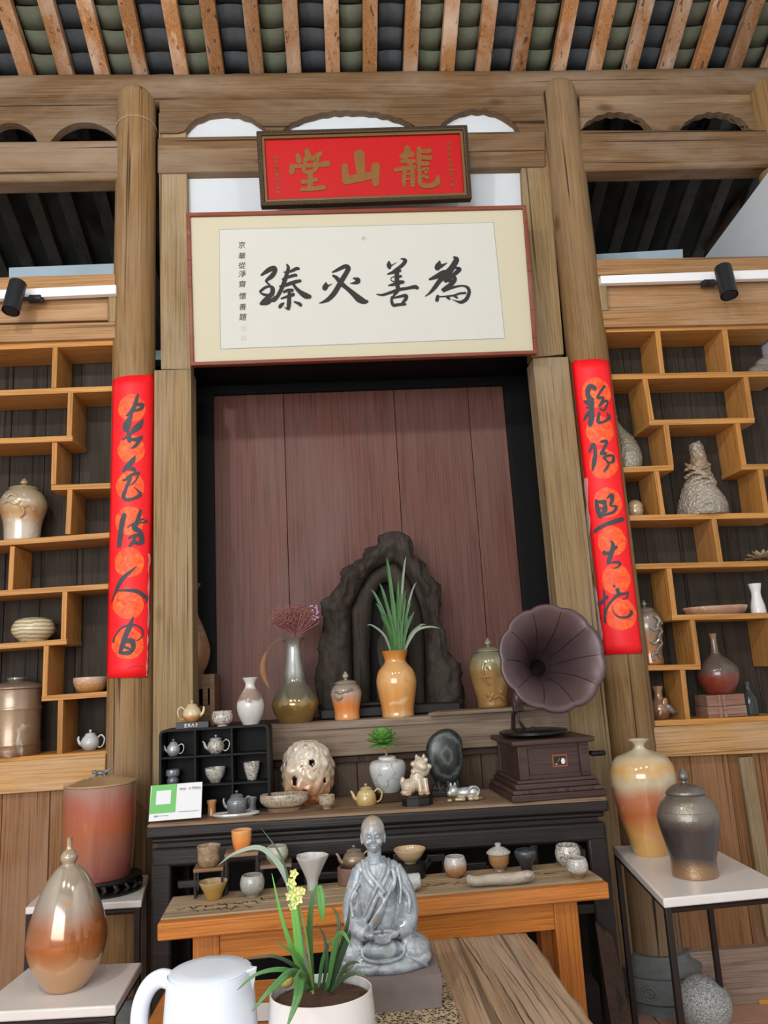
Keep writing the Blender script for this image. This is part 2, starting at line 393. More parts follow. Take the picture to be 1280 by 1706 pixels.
# rear purlin, back and side walls seen through the openings
mk('purlin', MB().tube([(-4.3, 5.75, P(100, 402, 5.75).z), (4.3, 5.75, P(100, 402, 5.75).z)], .13, 14).box(-4.3, 4.3, 5.68, 5.82, P(100, 440, 5.75).z, P(100, 425, 5.75).z), WD['beam'], None,
   kind='structure', label='dark round purlin at the back, seen above the left lintel', cat='beam')
mk('wall_back', MB().box(-4.4, 4.4, 6.3, 6.45, 0, roofz(6.3)+.1), M['plaster_dim'], kind='structure')
mk('wall_right', MB().prism([(0, 0)], 0, 0) if 0 else MB().hexa([(2.72, -4, 0), (2.85, -4, 0), (2.85, 6.4, 0), (2.72, 6.4, 0), (2.72, -4, 5.2), (2.85, -4, 5.2), (2.85, 6.4, roofz(6.4)+.05), (2.72, 6.4, roofz(6.4)+.05)]), M['plaster'], kind='structure')
mk('wall_left', MB().hexa([(-4.4, -4, 0), (-4.3, -4, 0), (-4.3, 6.4, 0), (-4.4, 6.4, 0), (-4.4, -4, 5.2), (-4.3, -4, 5.2), (-4.3, 6.4, roofz(6.4)+.05), (-4.4, 6.4, roofz(6.4)+.05)]), M['plaster'], kind='structure')
# dark cross beam against the right gable wall
a = P(1190, 425, 5.4); b_ = P(1300, 250, 5.0)
mk('cross_beam', MB().tube([a, b_], .09, 10), WD['dark'], kind='structure', label='dark sloping beam against the white gable wall', cat='beam')

# ---- pillars
def pillar(x, ytop, r0, r1, label, zb):
    t = thing('timber_pillar', label, 'pillar', (x, 4.25, 0), group='timber pillars of the screen wall')
    zt = P(230 if x < 0 else 937, ytop, 4.15).z
    prof = [(r0, zb)]+[(r0+(r1-r0)*i/12, zb+(zt-zb-.05)*i/12) for i in range(1, 13)]+[(r1*.93, zt-.02), (r1*.75, zt), (0, zt+.004)]
    def fn(a, z): return 1+.012*math.sin(3*a+z*1.3)+.008*math.sin(7*a+2*z)
    mk('shaft', MB().lathe(prof, n=40, fn=fn), WD['pillar'], t)
    st = mk('stone_base', MB().lathe([(.17, 0), (.175, .05), (.19, .055), (.21, .07), (.215, .13), (.205, .175), (.214, .185), (.214, .205), (.17, .235), (.16, .262), (.0, .262)] if zb > .2 else [(.16, 0), (.2, .1), (0, .1)], n=40), M['stone'], t)
    for k in range(8):
        a = k*math.pi/4+.2
        mb = MB()
        for q in range(2):
            pts = [(math.cos(a+d*.16)*(.219), math.sin(a+d*.16)*.219, .12+.028*math.sin(ph)*(1-q*.5)) for d, ph in [(math.cos(t_)*(1-q*.5), t_) for t_ in [i*math.pi/5 for i in range(11)]]]
            mb.tube(pts, .006, 6)
        mk('carved_scroll', mb, M['stone'], st)
    return t
pl = pillar(XL, 138, .121, .116, 'thick round timber pillar carrying the left red couplet', .26)
pr = pillar(XR, 126, .132, .114, 'thick round timber pillar carrying the right red couplet', .26)
# split cracks on the pillars as thin dark grooves would be texture; a wire band round the left one
band = [(math.cos(a)*.121, math.sin(a)*.121, P(233, 196, 4.13).z+.02*math.cos(a*1+1)) for a in [i*math.pi/16 for i in range(33)]]
mk('wire_band', MB().tube(band, .0025, 5), plain('pale cord', '#b7a689', .7), pl)
# end post of the right bay
t = thing('timber_pillar', 'timber post at the right edge, ending the right bay', 'pillar', (P(1298, 300, 4.25).x, 4.25, 0), group='timber pillars of the screen wall')
mk('shaft', MB().lathe([(.12, .1), (.115, 2), (.11, P(1275, 150, 4.25).z), (0, P(1275, 145, 4.25).z)], n=28), WD['pillar'], t)
mk('stone_base', MB().lathe([(.16, 0), (.19, .05), (.16, .1), (0, .1)], n=28), M['stone'], t)

# ---- beams
YP = (z0r+SL*4.22-.1116-ZC)/(math.tan(R(40.07))+SL); zp = ZC+YP*math.tan(R(40.07))     # purlin lies tight under the rafters
mk('purlin', MB().tube([(-4.3+i*.7, YP, zp) for i in range(13)], [.098+.004*math.sin(i*2.1) for i in range(13)], 24), WD['beam'], kind='structure',
   label='long pale round purlin right under the roof rafters', cat='beam')
def quadprism(px, y0, y1):
    """pixel outline on the plane y0, carried straight back to y1"""
    pts = [P(x, y, y0) for x, y in px]; return [(p.x, p.z) for p in pts]
def panel(name, px, y0, y1, mat, parent=None, bevel=.004, **kw):
    return mk(name, MB().prism(quadprism(px, y0, y1), y0, y1), mat, parent, bevel=bevel, **kw)
# wavy bressummer under the purlin
def wav(x0, x1, ya, yb, arches, n=64):
    top = [(x0, ya), (x1, ya)]
    low = []
    for i in range(n+1):
        x = x1+(x0-x1)*i/n; y = yb
        for (c0, c1, d) in arches:
            if c0 < x < c1:
                q = (x-c0)/(c1-c0); y = yb-d*min(1, (math.sin(math.pi*q))**.55*1.02)+1.2*math.sin(x*.9)
        low.append((x, y))
    return top+low
panel('bressummer', wav(266, 908, 150, 221, [(306, 444, 34), (470, 700, 37), (729, 866, 39)]), 4.225, 4.28, WD['beam'], kind='structure', label='carved arched board under the purlin in the middle bay', cat='beam', bevel=0)
panel('bressummer', wav(-260, 198, 150, 236, [(-240, -60, 30), (-25, 60, 30), (88, 196, 33)]), 4.225, 4.28, WD['beam'], kind='structure', label='carved arched board under the purlin in the left bay', cat='beam', bevel=0)
panel('bressummer', wav(966, 1290, 150, 217, [(970, 1085, 30), (1135, 1250, 30)]), 4.225, 4.28, WD['beam'], kind='structure', label='carved arched board under the purlin in the right bay', cat='beam', bevel=0)
panel('tie_beam', [(-260, 237), (200, 232), (200, 297), (-260, 306)], 4.17, 4.31, WD['beam'], kind='structure', label='horizontal tie beam of the left bay above the dark opening', cat='beam', bevel=.02)
panel('tie_beam', [(262, 228), (910, 217), (910, 276), (262, 287)], 4.22, 4.31, WD['beam'], kind='structure', label='horizontal tie beam behind the small red plaque', cat='beam', bevel=.012)
panel('tie_beam', [(966, 215), (1285, 215), (1285, 276), (966, 283)], 4.17, 4.31, WD['beam'], kind='structure', label='horizontal tie beam of the right bay above the dark opening', cat='beam', bevel=.02)
# ---- middle bay
wc = root('wall_center', 'middle bay with white plaster panels and a deep dark red niche', 'wall')
panel('plaster_panel', [(300, 172), (870, 164), (870, 226), (300, 232)], 4.283, 4.34, M['plaster'], wc, 0)
panel('plaster_panel', [(306, 280), (874, 270), (882, 350), (309, 366)], 4.29, 4.36, M['plaster'], wc, 0)
for px in ([(264, 188), (309, 186), (318, 615), (268, 615)], [(864, 180), (908, 178), (940, 590), (885, 596)]):
    panel('stud', px, 4.24, 4.34, WD['jamb'], wc)
zs_top, zs_bot = 1.465, P(640, 1255, 4.2).z
xl0, xl1 = P(262, 900, 4.2).x, P(321, 900, 4.2).x
xr0, xr1 = P(917, 900, 4.2).x, P(975, 900, 4.2).x
zh = P(600, 607, 4.2).z; zn = P(600, 578, 4.2).z
mk('jamb', MB().box(XL+.127, xl1, 4.185, 4.34, 0, zh), WD['jamb'], wc, bevel=.005)
mk('jamb', MB().box(xr0, XR-.137, 4.185, 4.34, 0, zh), WD['jamb'], wc, bevel=.005)
mk('header', MB().box(xl1, xr0, 4.22, 4.36, zn, P(600, 350, 4.2).z), WD['jamb'], wc)
# niche of black boards with red back
YB = 4.74
mk('side_lining', MB().box(xl1-.27, xl1-.24, 4.34, YB, zs_bot, zn+.02), M['black'], wc)
mk('side_lining', MB().box(xr0+.24, xr0+.27, 4.34, YB, zs_bot, zn+.02), M['black'], wc)
mk('top_lining', MB().box(xl1-.25, xr0+.25, 4.36, YB, zn-.01, zn+.03), M['black'], wc)
bl = P(358, 800, YB).x; br = P(851, 800, YB).x; bt = P(600, 652, YB).z
mk('inner_frame', MB().box(xl1-.24, bl, YB-.03, YB, zs_top, bt).box(br, xr0+.24, YB-.03, YB, zs_top, bt).box(xl1-.24, xr0+.24, YB-.03, YB, bt, zn), M['black'], wc)
cuts = [bl-.01] + [P(x, 850, YB).x for x in (478, 668, 795)] + [br+.01]
for a, b_ in zip(cuts, cuts[1:]):
    mk('red_plank', MB().box(a+.0015, b_-.0015, YB, YB+.03, zs_top-.02, bt+.02), WD['red'], wc, bevel=.002)
mk('backing', MB().box(xl1-.3, xr0+.3, YB+.03, YB+.06, zs_bot, zh+.1), M['black'], wc)
# sill beam with dark planks under it
mk('sill', MB().box(xl1, xr0, 4.17, 4.34, zs_bot, zs_top), WD['sill'], wc, bevel=.006)
mk('niche_floor', MB().box(xl1-.24, xr0+.24, 4.34, YB, zs_bot, zs_top), WD['dark'], wc)
mk('sill_ledge', MB().prismz([(P(712, 1190, 4.17).x, 4.12), (P(945, 1185, 4.17).x, 4.12), (P(945, 1185, 4.17).x, 4.4), (P(735, 1190, 4.17).x, 4.3)], zs_top, zs_top+.018), WD['sill'], wc, bevel=.003)
mk('lower_rail', MB().box(xl1, xr0, 4.19, 4.3, zs_bot-.035, zs_bot-.004), WD['dark'], wc, bevel=.003)
x = xl1
while x < xr0-.01:
    w = min(rng.uniform(.12, .19), xr0-x)
    mk('lower_plank', MB().box(x+.002, x+w-.002, 4.21, 4.24, 0, zs_bot-.03), WD['lowplank'], wc, bevel=.002); x += w

# ---- side bays
wl = root('wall_left_bay', 'left bay of lintel boards, display niche and brown planks', 'wall')
wr = root('wall_right_bay', 'right bay of lintel boards, display niche and brown planks', 'wall')
panel('top_strip', [(-260, 470), (192, 456), (192, 480), (-260, 494)], 4.17, 4.3, WD['board'], wl)
panel('lintel_panel', [(-260, 490), (180, 478), (180, 533), (-260, 545)], 4.205, 4.3, WD['board'], wl)
panel('end_stile', [(180, 482), (194, 482), (192, 536), (180, 536)], 4.165, 4.3, WD['jamb'], wl)
panel('lower_rail', [(-260, 548), (192, 536), (192, 563), (-260, 579)], 4.17, 4.3, WD['board'], wl)
panel('top_strip', [(994, 432), (1300, 426), (1300, 450), (996, 458)], 4.17, 4.3, WD['board'], wr)
panel('lintel_panel', [(1000, 452), (1300, 446), (1300, 516), (1004, 522)], 4.205, 4.3, WD['board'], wr)
panel('end_stile', [(996, 459), (1010, 459), (1014, 517), (998, 517)], 4.165, 4.3, WD['jamb'], wr)
panel('lower_rail', [(1002, 518), (1300, 508), (1300, 538), (1006, 545)], 4.17, 4.3, WD['board'], wr)
# pale blue wash strip above each lintel (top of the whitewashed wall behind)
panel('plaster_strip', [(15, 446), (215, 438), (215, 470), (15, 470)], 4.75, 4.8, M['plaster_dim'], wl, 0)
panel('plaster_strip', [(985, 424), (1138, 415), (1138, 445), (985, 448)], 4.75, 4.8, M['plaster_dim'], wr, 0)
# plank backs of the display niches
def planks(parent, xa, xb, y0, y1, za, zb, mat, wa, wb, name):
    x = xa
    while x < xb-.01:
        w = min(rng.uniform(wa, wb), xb-x)
        mk(name, MB().box(x+.0015, x+w-.0015, y0+rng.uniform(0, .006), y1, za, zb), mat, parent, bevel=.003); x += w
lx0, lx1 = -2.6, P(192, 900, 4.44).x+.06
rx0, rx1 = P(1000, 900, 4.44).x-.02, 2.7
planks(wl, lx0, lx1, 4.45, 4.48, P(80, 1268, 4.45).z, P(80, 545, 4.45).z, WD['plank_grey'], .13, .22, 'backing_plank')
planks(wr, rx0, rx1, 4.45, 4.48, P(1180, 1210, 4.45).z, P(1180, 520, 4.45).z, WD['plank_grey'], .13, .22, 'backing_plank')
panel('bottom_rail', [(-260, 1293), (176, 1256), (174, 1311), (-260, 1343)], 4.17, 4.28, WD['rail'], wl)
panel('bottom_rail', [(1088, 1212), (1310, 1200), (1310, 1252), (1092, 1260)], 4.17, 4.28, WD['rail'], wr)
panel('bottom_lip', [(1090, 1252), (1310, 1246), (1310, 1253), (1094, 1262)], 4.15, 4.28, WD['rail'], wr)
planks(wl, -2.6, XL-.08, 4.2, 4.25, 0, P(80, 1305, 4.2).z, WD['plank'], .14, .24, 'wall_plank')
planks(wr, XR+.1, 2.7, 4.2, 4.25, P(1200, 1588, 4.2).z, P(1200, 1250, 4.2).z, WD['plank'], .14, .22, 'wall_plank')
panel('raised_stile', [(1232, 1262), (1256, 1260), (1300, 1560), (1278, 1562)], 4.17, 4.199, WD['jamb'], wr)
mk('base_plank', MB().box(XR+.1, 2.7, 4.16, 4.25, 0, P(1200, 1583, 4.16).z), WD['basex'], wr, bevel=.004)
# white trunking along each lintel
panel('cable_trunking', [(-260, 494), (193, 474), (193, 489), (-260, 509)], 4.13, 4.168, M['white_trunk'], bevel=.003, kind='structure', label='white plastic trunking along the left lintel', cat='trunking')
panel('cable_trunking', [(1001, 459), (1300, 448), (1300, 463), (1002, 472)], 4.13, 4.168, M['white_trunk'], bevel=.003, kind='structure', label='white plastic trunking along the right lintel', cat='trunking')

# ---- display shelves let into the side bays
BOARDS = []
def shelf(label, hor, ver, dull):
    t = thing('display_shelf', label, 'shelf', group='staggered pine display shelves')
    y0, y1 = 4.2, 4.445
    for xa, ya, xb, yb in hor:
        h = 4.6
        pa, pb = P(xa, ya-h, y0), P(xb, yb-h, y0); BOARDS.append((pa.x, pa.z, pb.x, pb.z))
        panel('shelf_board', [(xa, ya-h), (xb, yb-h), (xb, yb+h), (xa, ya+h)], y0, y1, WD['shelfx'], t, .002)
    for k, (xa, ya, xb, yb) in enumerate(ver):
        h = 4.3
        panel('upright', [(xa-h, ya), (xa+h, ya), (xb+h, yb), (xb-h, yb)], y0+.002, y1-.002, WD['shelfz'], t, .002)
    return t
HL = [(-240, 588, 192, 570), (-240, 664, 192, 647), (-240, 744, 121, 730), (85, 812, 190, 809), (-240, 922, 190, 891), (-240, 1004, 190, 976), (-240, 1094, 111, 1069), (69, 1164, 182, 1156), (-240, 1284, 180, 1255)]
VL = [(92, 577, 89.5, 646), (117.5, 653, 115, 727), (91, 737, 89, 807), (116.5, 815, 113, 890), (20.7, 910, 16.8, 983), (108, 984, 105.5, 1066), (77, 1076, 74, 1160), (101, 1166, 99, 1256), (-60, 584, -64, 655), (-70, 750, -74, 905), (-100, 925, -104, 990), (-80, 1008, -84, 1080)]
shelf('staggered pine display shelf in the left bay beside the red couplet', HL, VL, False)
HR = [(1008, 549, 1305, 542), (1012, 628, 1305, 622), (1082, 704, 1258, 700), (1030, 783, 1123, 779), (1236, 778, 1305, 777), (1042, 863, 1305, 858), (1052, 944, 1305, 938), (1120, 1029, 1305, 1025), (1068, 1113, 1168, 1111), (1080, 1206, 1310, 1196)]
VR = [(1096, 551, 1104, 622), (1208, 549, 1217, 619), (1075, 630, 1087, 701), (1243, 628, 1253, 697), (1110, 706, 1119, 776), (1229, 704, 1241, 777), (1094, 785, 1105, 858), (1267, 781, 1278, 855), (1190, 864, 1201, 936), (1115, 946, 1125, 1026), (1154, 1033, 1164, 1108), (1138, 1116, 1147, 1200), (1286, 1030, 1298, 1110)]
shelf('staggered pine display shelf in the right bay beside the red couplet', HR, VR, True)
# ================================================================== hangings with writing
def crop(ox, oy, s, strokes): return [[(ox+x/s, oy+y/s, w/s) for x, y, w in st] for st in strokes]
def plane_map(o, ux, uz, nrm, org2px):
    pass
class Sheet:
    """a flat hanging panel given by four photo corners (tl,tr,br,bl) and the distance of its bottom and top edge"""
    def __init__(s, tl, tr, br, bl, yt, yb):
        s.tl, s.tr, s.br, s.bl = P(*tl, yt), P(*tr, yt), P(*br, yb), P(*bl, yb)
        s.o = (s.tl+s.tr+s.br+s.bl)/4; s.u = ((s.tr+s.br)-(s.tl+s.bl)).normalized()
        v = (s.tl+s.tr)-(s.bl+s.br); s.n = s.u.cross(v).normalized()      # faces the viewer (-y)
        if s.n.y > 0: s.n = -s.n
        s.v = s.u.cross(s.n)
        if s.v.z < 0: s.v = -s.v
        s.w = ((s.tr-s.tl).length+(s.br-s.bl).length)/2; s.h = ((s.tl-s.bl).length+(s.tr-s.br).length)/2
    def px(s, x, y, off=0):
        d = ray(x, y); c = Vector((0, 0, ZC)); t = (s.o+s.n*off-c).dot(s.n)/d.dot(s.n); return c+d*t-s.base
    def mat(s):
        return Matrix((( s.u.x, -s.n.x, s.v.x, s.o.x), (s.u.y, -s.n.y, s.v.y, s.o.y), (s.u.z, -s.n.z, s.v.z, s.o.z), (0, 0, 0, 1)))
    # local frame: x right, y into the wall, z up
    def loc(s, x, y, off=0):
        p = s.px0(x, y, off); d = p-s.o; return Vector((d.dot(s.u), -d.dot(s.n), d.dot(s.v)))
    def px0(s, x, y, off=0):
        d = ray(x, y); c = Vector((0, 0, ZC)); t = (s.o+s.n*off-c).dot(s.n)/d.dot(s.n); return c+d*t
def frame_box(mb, w, h, t, y0, y1):
    mb.ringp([(-w/2, -h/2), (w/2, -h/2), (w/2, h/2), (-w/2, h/2)], [(-w/2+t, -h/2+t), (w/2-t, -h/2+t), (w/2-t, h/2-t), (-w/2+t, h/2-t)], y0, y1); return mb
def chars(parent, sh, strokes, mat, off, name='character', k=1.14):
    mb = MB()
    for i_, st in enumerate(strokes): ribbon(mb, [(x, y, w*k) for x, y, w in st], lambda x, y, o_=off+i_*.0002: sh.loc(x, y, o_), 2)
    return mk(name, mb, mat, parent, smooth=False)
def text(parent, body, size, loc, mat, name='lettering', shear=0, rot=None, sx=1.0):
    cu = bpy.data.curves.new(name, 'FONT'); cu.body = body; cu.size = size; cu.align_x = 'CENTER'; cu.align_y = 'CENTER'; cu.resolution_u = 2; cu.shear = shear
    o = bpy.data.objects.new(name, cu); C.objects.link(o)
    dg = bpy.context.evaluated_depsgraph_get(); dg.update(); me = bpy.data.meshes.new_from_object(o.evaluated_get(dg)); bpy.data.objects.remove(o)
    me.materials.clear(); me.materials.append(mat)
    o = bpy.data.objects.new(name, me); C.objects.link(o); o.parent = parent; o.location = loc; o.rotation_euler = rot or (R(90), 0, 0); o.scale = (sx, 1, 1); return o

# ---- big calligraphy frame
sh = Sheet((316, 358), (874, 343), (897, 592), (313, 610), 4.02, 4.1)
q = thing('calligraphy_frame', 'long framed white calligraphy panel with four large black characters', 'framed calligraphy'); q.matrix_world = sh.mat()
fm = wood('red brown frame wood', '#5a2416', '#7d3a22', '#96502f', 'x', 1.5, .4, .06, False)
t_ = .021
mk('frame', frame_box(MB(), sh.w, sh.h, t_, -.02, .025), fm, q, bevel=.004)
mk('silk_mount', MB().box(-sh.w/2+t_, sh.w/2-t_, -.002, .02, -sh.h/2+t_, sh.h/2-t_), plain('cream silk mount', '#c3bda4', .8, var=.03, vscale=60), q)
pc = [sh.loc(*c, .004) for c in ((366, 383), (822, 371), (841, 563), (368, 581))]
mk('paper', MB().add([(p.x, p.y, p.z) for p in pc], [(0, 1, 2, 3)]), plain('white calligraphy paper', '#c6c7c0', .85, var=.03, vscale=8), q, smooth=False)
mk('paper_border', MB().add([(p.x*1.004, p.y+.0008, p.z*1.01) for p in pc], [(0, 1, 2, 3)]), plain('grey border line', '#8f9a98', .8), q, smooth=False)
glz = N('picture glazing'); glz.set(col='#ffffff', rough=.05, alpha=.04, spec=.5)
E1 = lambda s: crop(425, 430, 6.4, s); G1 = lambda s: crop(610, 420, 6.4, s)
zhen = E1([[(70,180,20),(140,130,45),(200,105,45),(215,135,40),(180,190,45),(130,230,30),(120,250,20),(160,290,18)], [(160,300,20),(185,320,40),(185,370,45),(150,410,45),(90,470,50),(65,485,30)],
  [(58,352,25),(110,312,25),(160,300,20)], [(55,368,12),(100,390,25),(150,390,15)], [(80,485,30),(140,475,35),(190,430,18),(215,400,6)],
  [(340,68,15),(355,100,30),(345,150,35),(320,230,40),(290,310,38),(250,390,36),(210,450,25),(180,462,8)], [(312,150,14),(380,140,25),(440,112,32),(465,112,24)],
  [(295,225,18),(360,200,26),(430,180,28),(440,188,18)], [(265,300,15),(330,285,32),(420,255,34),(480,242,28)], [(400,260,25),(430,310,28),(480,360,40),(540,400,55),(580,410,40)],
  [(310,360,25),(350,342,28),(395,342,32)], [(280,430,15),(340,410,25),(405,388,35)], [(365,340,25),(365,420,36),(360,500,40),(357,540,28)], [(318,525,8),(345,540,20)], [(305,480,15),(280,500,35),(265,520,30)], [(420,465,15),(470,485,30),(486,500,30)]])
bi = E1([[(828,150,15),(880,125,30),(960,88,40),(995,105,45),(978,150,45),(930,230,48),(890,300,48),(840,380,48),(780,440,40),(720,470,20),(685,480,6)],
  [(835,188,22),(870,210,35),(920,270,45),(980,320,40),(1050,380,50),(1110,435,65),(1165,462,50),(1195,462,28)], [(755,260,10),(755,290,50),(745,318,50)], [(770,300,20),(820,275,5)], [(1052,215,15),(1095,228,40),(1095,250,45),(1060,265,25),(1015,268,6)]])
shan = G1([[(245,105,20),(245,135,45),(250,162,35)], [(260,150,15),(325,110,4)], [(370,70,8),(410,80,30),(418,100,35),(380,145,35),(330,180,30),(290,200,15)], [(230,235,12),(290,215,30),(362,198,28)],
  [(310,270,15),(370,257,25)], [(240,355,12),(290,345,28),(350,325,40),(395,318,30)], [(330,190,35),(330,260,45),(330,330,40),(340,390,40),(320,430,35),(290,470,15)], [(300,260,8),(270,275,8),(268,300,8),(300,315,12)],
  [(115,450,10),(180,455,22),(260,430,26),(350,400,30),(440,385,28),(520,370,36),(545,380,34)], [(275,480,20),(275,530,28),(295,565,30),(340,560,28),(420,555,20)], [(280,490,15),(350,475,22),(420,462,32),(428,490,34),(400,530,28),(380,558,25)]])
wei = G1([[(785,98,15),(775,140,60),(762,165,55)], [(800,150,35),(865,115,5)], [(940,55,22),(965,78,50),(940,130,55),(900,190,60),(850,240,65),(790,300,45),(730,380,38),(680,435,22),(630,472,6)],
  [(680,290,20),(740,265,40),(830,225,60),(880,215,30)], [(950,165,20),(1000,182,35),(960,220,40),(900,270,35),(850,310,30)], [(930,255,25),(948,290,40),(900,350,45),(850,390,50),(820,400,30)], [(840,300,25),(900,300,40)],
  [(830,410,30),(880,390,28),(950,370,22),(1030,358,16),(1085,380,28),(1100,430,32),(1070,500,36),(1015,533,30),(960,520,12),(920,505,5)], [(765,472,30),(757,510,35)], [(770,475,12),(860,470,14),(940,460,18),(1000,440,20),(1060,435,20)], [(870,480,30),(890,498,20)], [(950,470,25),(975,488,15)]])
for s in (zhen, bi, shan, wei): chars(q, sh, s, M['ink'], .0065)
for i, ch in enumerate('京華從淨齋懷善題'):
    y = (409, 427, 443, 457, 474, 494, 512, 529)[i]; p = sh.loc(402.5+i*.25, y, .0065); text(q, ch, .042, p, M['ink'], 'inscription', .12)
for y in (547, 563): 
    c = sh.loc(406, y, .005); mk('seal', MB().box(c.x-.015, c.x+.015, c.y, c.y+.001, c.z-.014, c.z+.014), plain('faded seal grey', '#bdbdb5', .8), q, smooth=False)
c = sh.loc(606, 397, .005); mk('seal', MB().lathe([(.012, 0), (.012, .0008), (.010, .0008), (.010, 0)], n=20).xf(Matrix.Translation(c) @ Matrix.Rotation(R(90), 4, 'X')), plain('faint round stamp', '#b0b2ad', .8), q, smooth=False)
# ---- small red plaque
sh = Sheet((429, 222), (776, 212), (787, 334), (434, 347), 3.99, 4.07)
q = thing('name_plaque', 'small red plaque with gold characters in a dark carved frame', 'plaque'); q.matrix_world = sh.mat()
fr = plain('dark gilded frame', '#3c2c18', .5, .25, var=.5, vscale=60, bump=.6)
mk('outer_frame', frame_box(MB(), sh.w, sh.h, .026, -.03, .03), fr, q, bevel=.006)
mk('inner_frame', MB().ringp(*[[(-sh.w/2+d, -sh.h/2+d), (sh.w/2-d, -sh.h/2+d), (sh.w/2-d, sh.h/2-d), (-sh.w/2+d, sh.h/2-d)] for d in (.025, .042)], -.018, .02), plain('brown gilt slip', '#6b4a22', .4, .3), q, bevel=.003)
mk('red_board', MB().box(-sh.w/2+.03, sh.w/2-.03, 0, .02, -sh.h/2+.03, sh.h/2-.03), plain('red plaque ground', '#b4050b', .5, var=.06, vscale=6, spec=.25), q)
for k in range(44):   # carved beads round the frame
    for (sx, ex, vz) in ((-1, 1, -1), (-1, 1, 1)):
        pass
mb = MB()
for k in range(60):
    x = -sh.w/2+.015+(sh.w-.03)*k/59
    for z in (-sh.h/2+.012, sh.h/2-.012): mb.ell((x, -.031, z), (.008, .004, .005), 6, 4)
for k in range(20):
    z = -sh.h/2+.02+(sh.h-.04)*k/19
    for x in (-sh.w/2+.012, sh.w/2-.012): mb.ell((x, -.031, z), (.005, .004, .008), 6, 4)
setp(mk('carved_beading', mb, fr, q), kind='stuff')
F2 = lambda s: crop(430, 220, 7.11, s); G2 = lambda s: crop(600, 220, 7.11, s)
tang = F2([[(470,275,40),(490,340,50)], [(580,225,45),(600,290,50)], [(740,255,40),(680,300,50)], [(405,405,45),(400,470,50)], [(420,405,36),(560,400,36),(700,392,40),(820,375,55)], [(560,310,36),(560,370,36)], [(560,320,34),(690,312,50),(680,370,36)],
   [(540,430,34),(560,475,34),(640,468,30),(690,430,36)], [(620,480,50),(620,660,50)], [(530,590,40),(620,578,36),(690,562,40)], [(520,680,34),(640,672,36),(780,658,42)]])
shn = F2([[(1030,410,55),(1035,500,60),(1050,580,65)], [(1045,575,70),(1280,525,70),(1362,505,60)], [(1200,270,95),(1210,380,85),(1220,500,75)]])+G2([[(185,412,80),(185,500,70),(185,610,56)]])
lng = G2([[(560,190,50),(560,250,70)], [(490,285,40),(620,265,46)], [(530,315,40),(600,370,46)], [(500,350,34),(640,345,34)], [(420,450,32),(520,432,36),(640,420,38)], [(530,460,36),(520,560,36),(525,635,26)], [(620,440,36),(625,560,42),(625,630,40)], [(550,500,18),(600,500,18)], [(550,560,18),(600,552,18)],
   [(700,195,40),(700,370,46)], [(720,230,36),(820,222,44)], [(720,300,36),(830,308,40)], [(700,380,36),(800,372,40)], [(700,420,34),(710,520,36),(710,600,40),(760,636,44),(850,632,44),(915,595,54),(920,530,30)], [(740,445,26),(800,435,32),(780,480,28)], [(750,520,26),(800,540,32)]])
for s in (tang, shn, lng): chars(q, sh, s, M['gold'], .003, k=1.35)
mb = MB(); rgl = random.Random(21)
def glyphs(x0, y0, dx, dy, n, w):      # columns too small to read: worn brush marks
    for i in range(n):
        x, y = x0+dx*i, y0+dy*i
        for k in range(4):
            a, b = rgl.uniform(-w, w), rgl.uniform(-w, w); h_ = rgl.random() < .6
            ribbon(mb, [(x+(-w if h_ else a), y+b*.8, 1.2), (x+(w if h_ else a), y+(b*.8-.4 if h_ else w*.8), 1.2)], lambda x, y: sh.loc(x, y, .003))
glyphs(748, 240, .8, 8.6, 9, 2.9); mk('small_lettering', mb, M['gold'], q, smooth=False)
mb = MB(); glyphs(459.5, 263, .5, 7.2, 9, 2.5)
mk('small_lettering', mb, M['gold'], q, smooth=False)

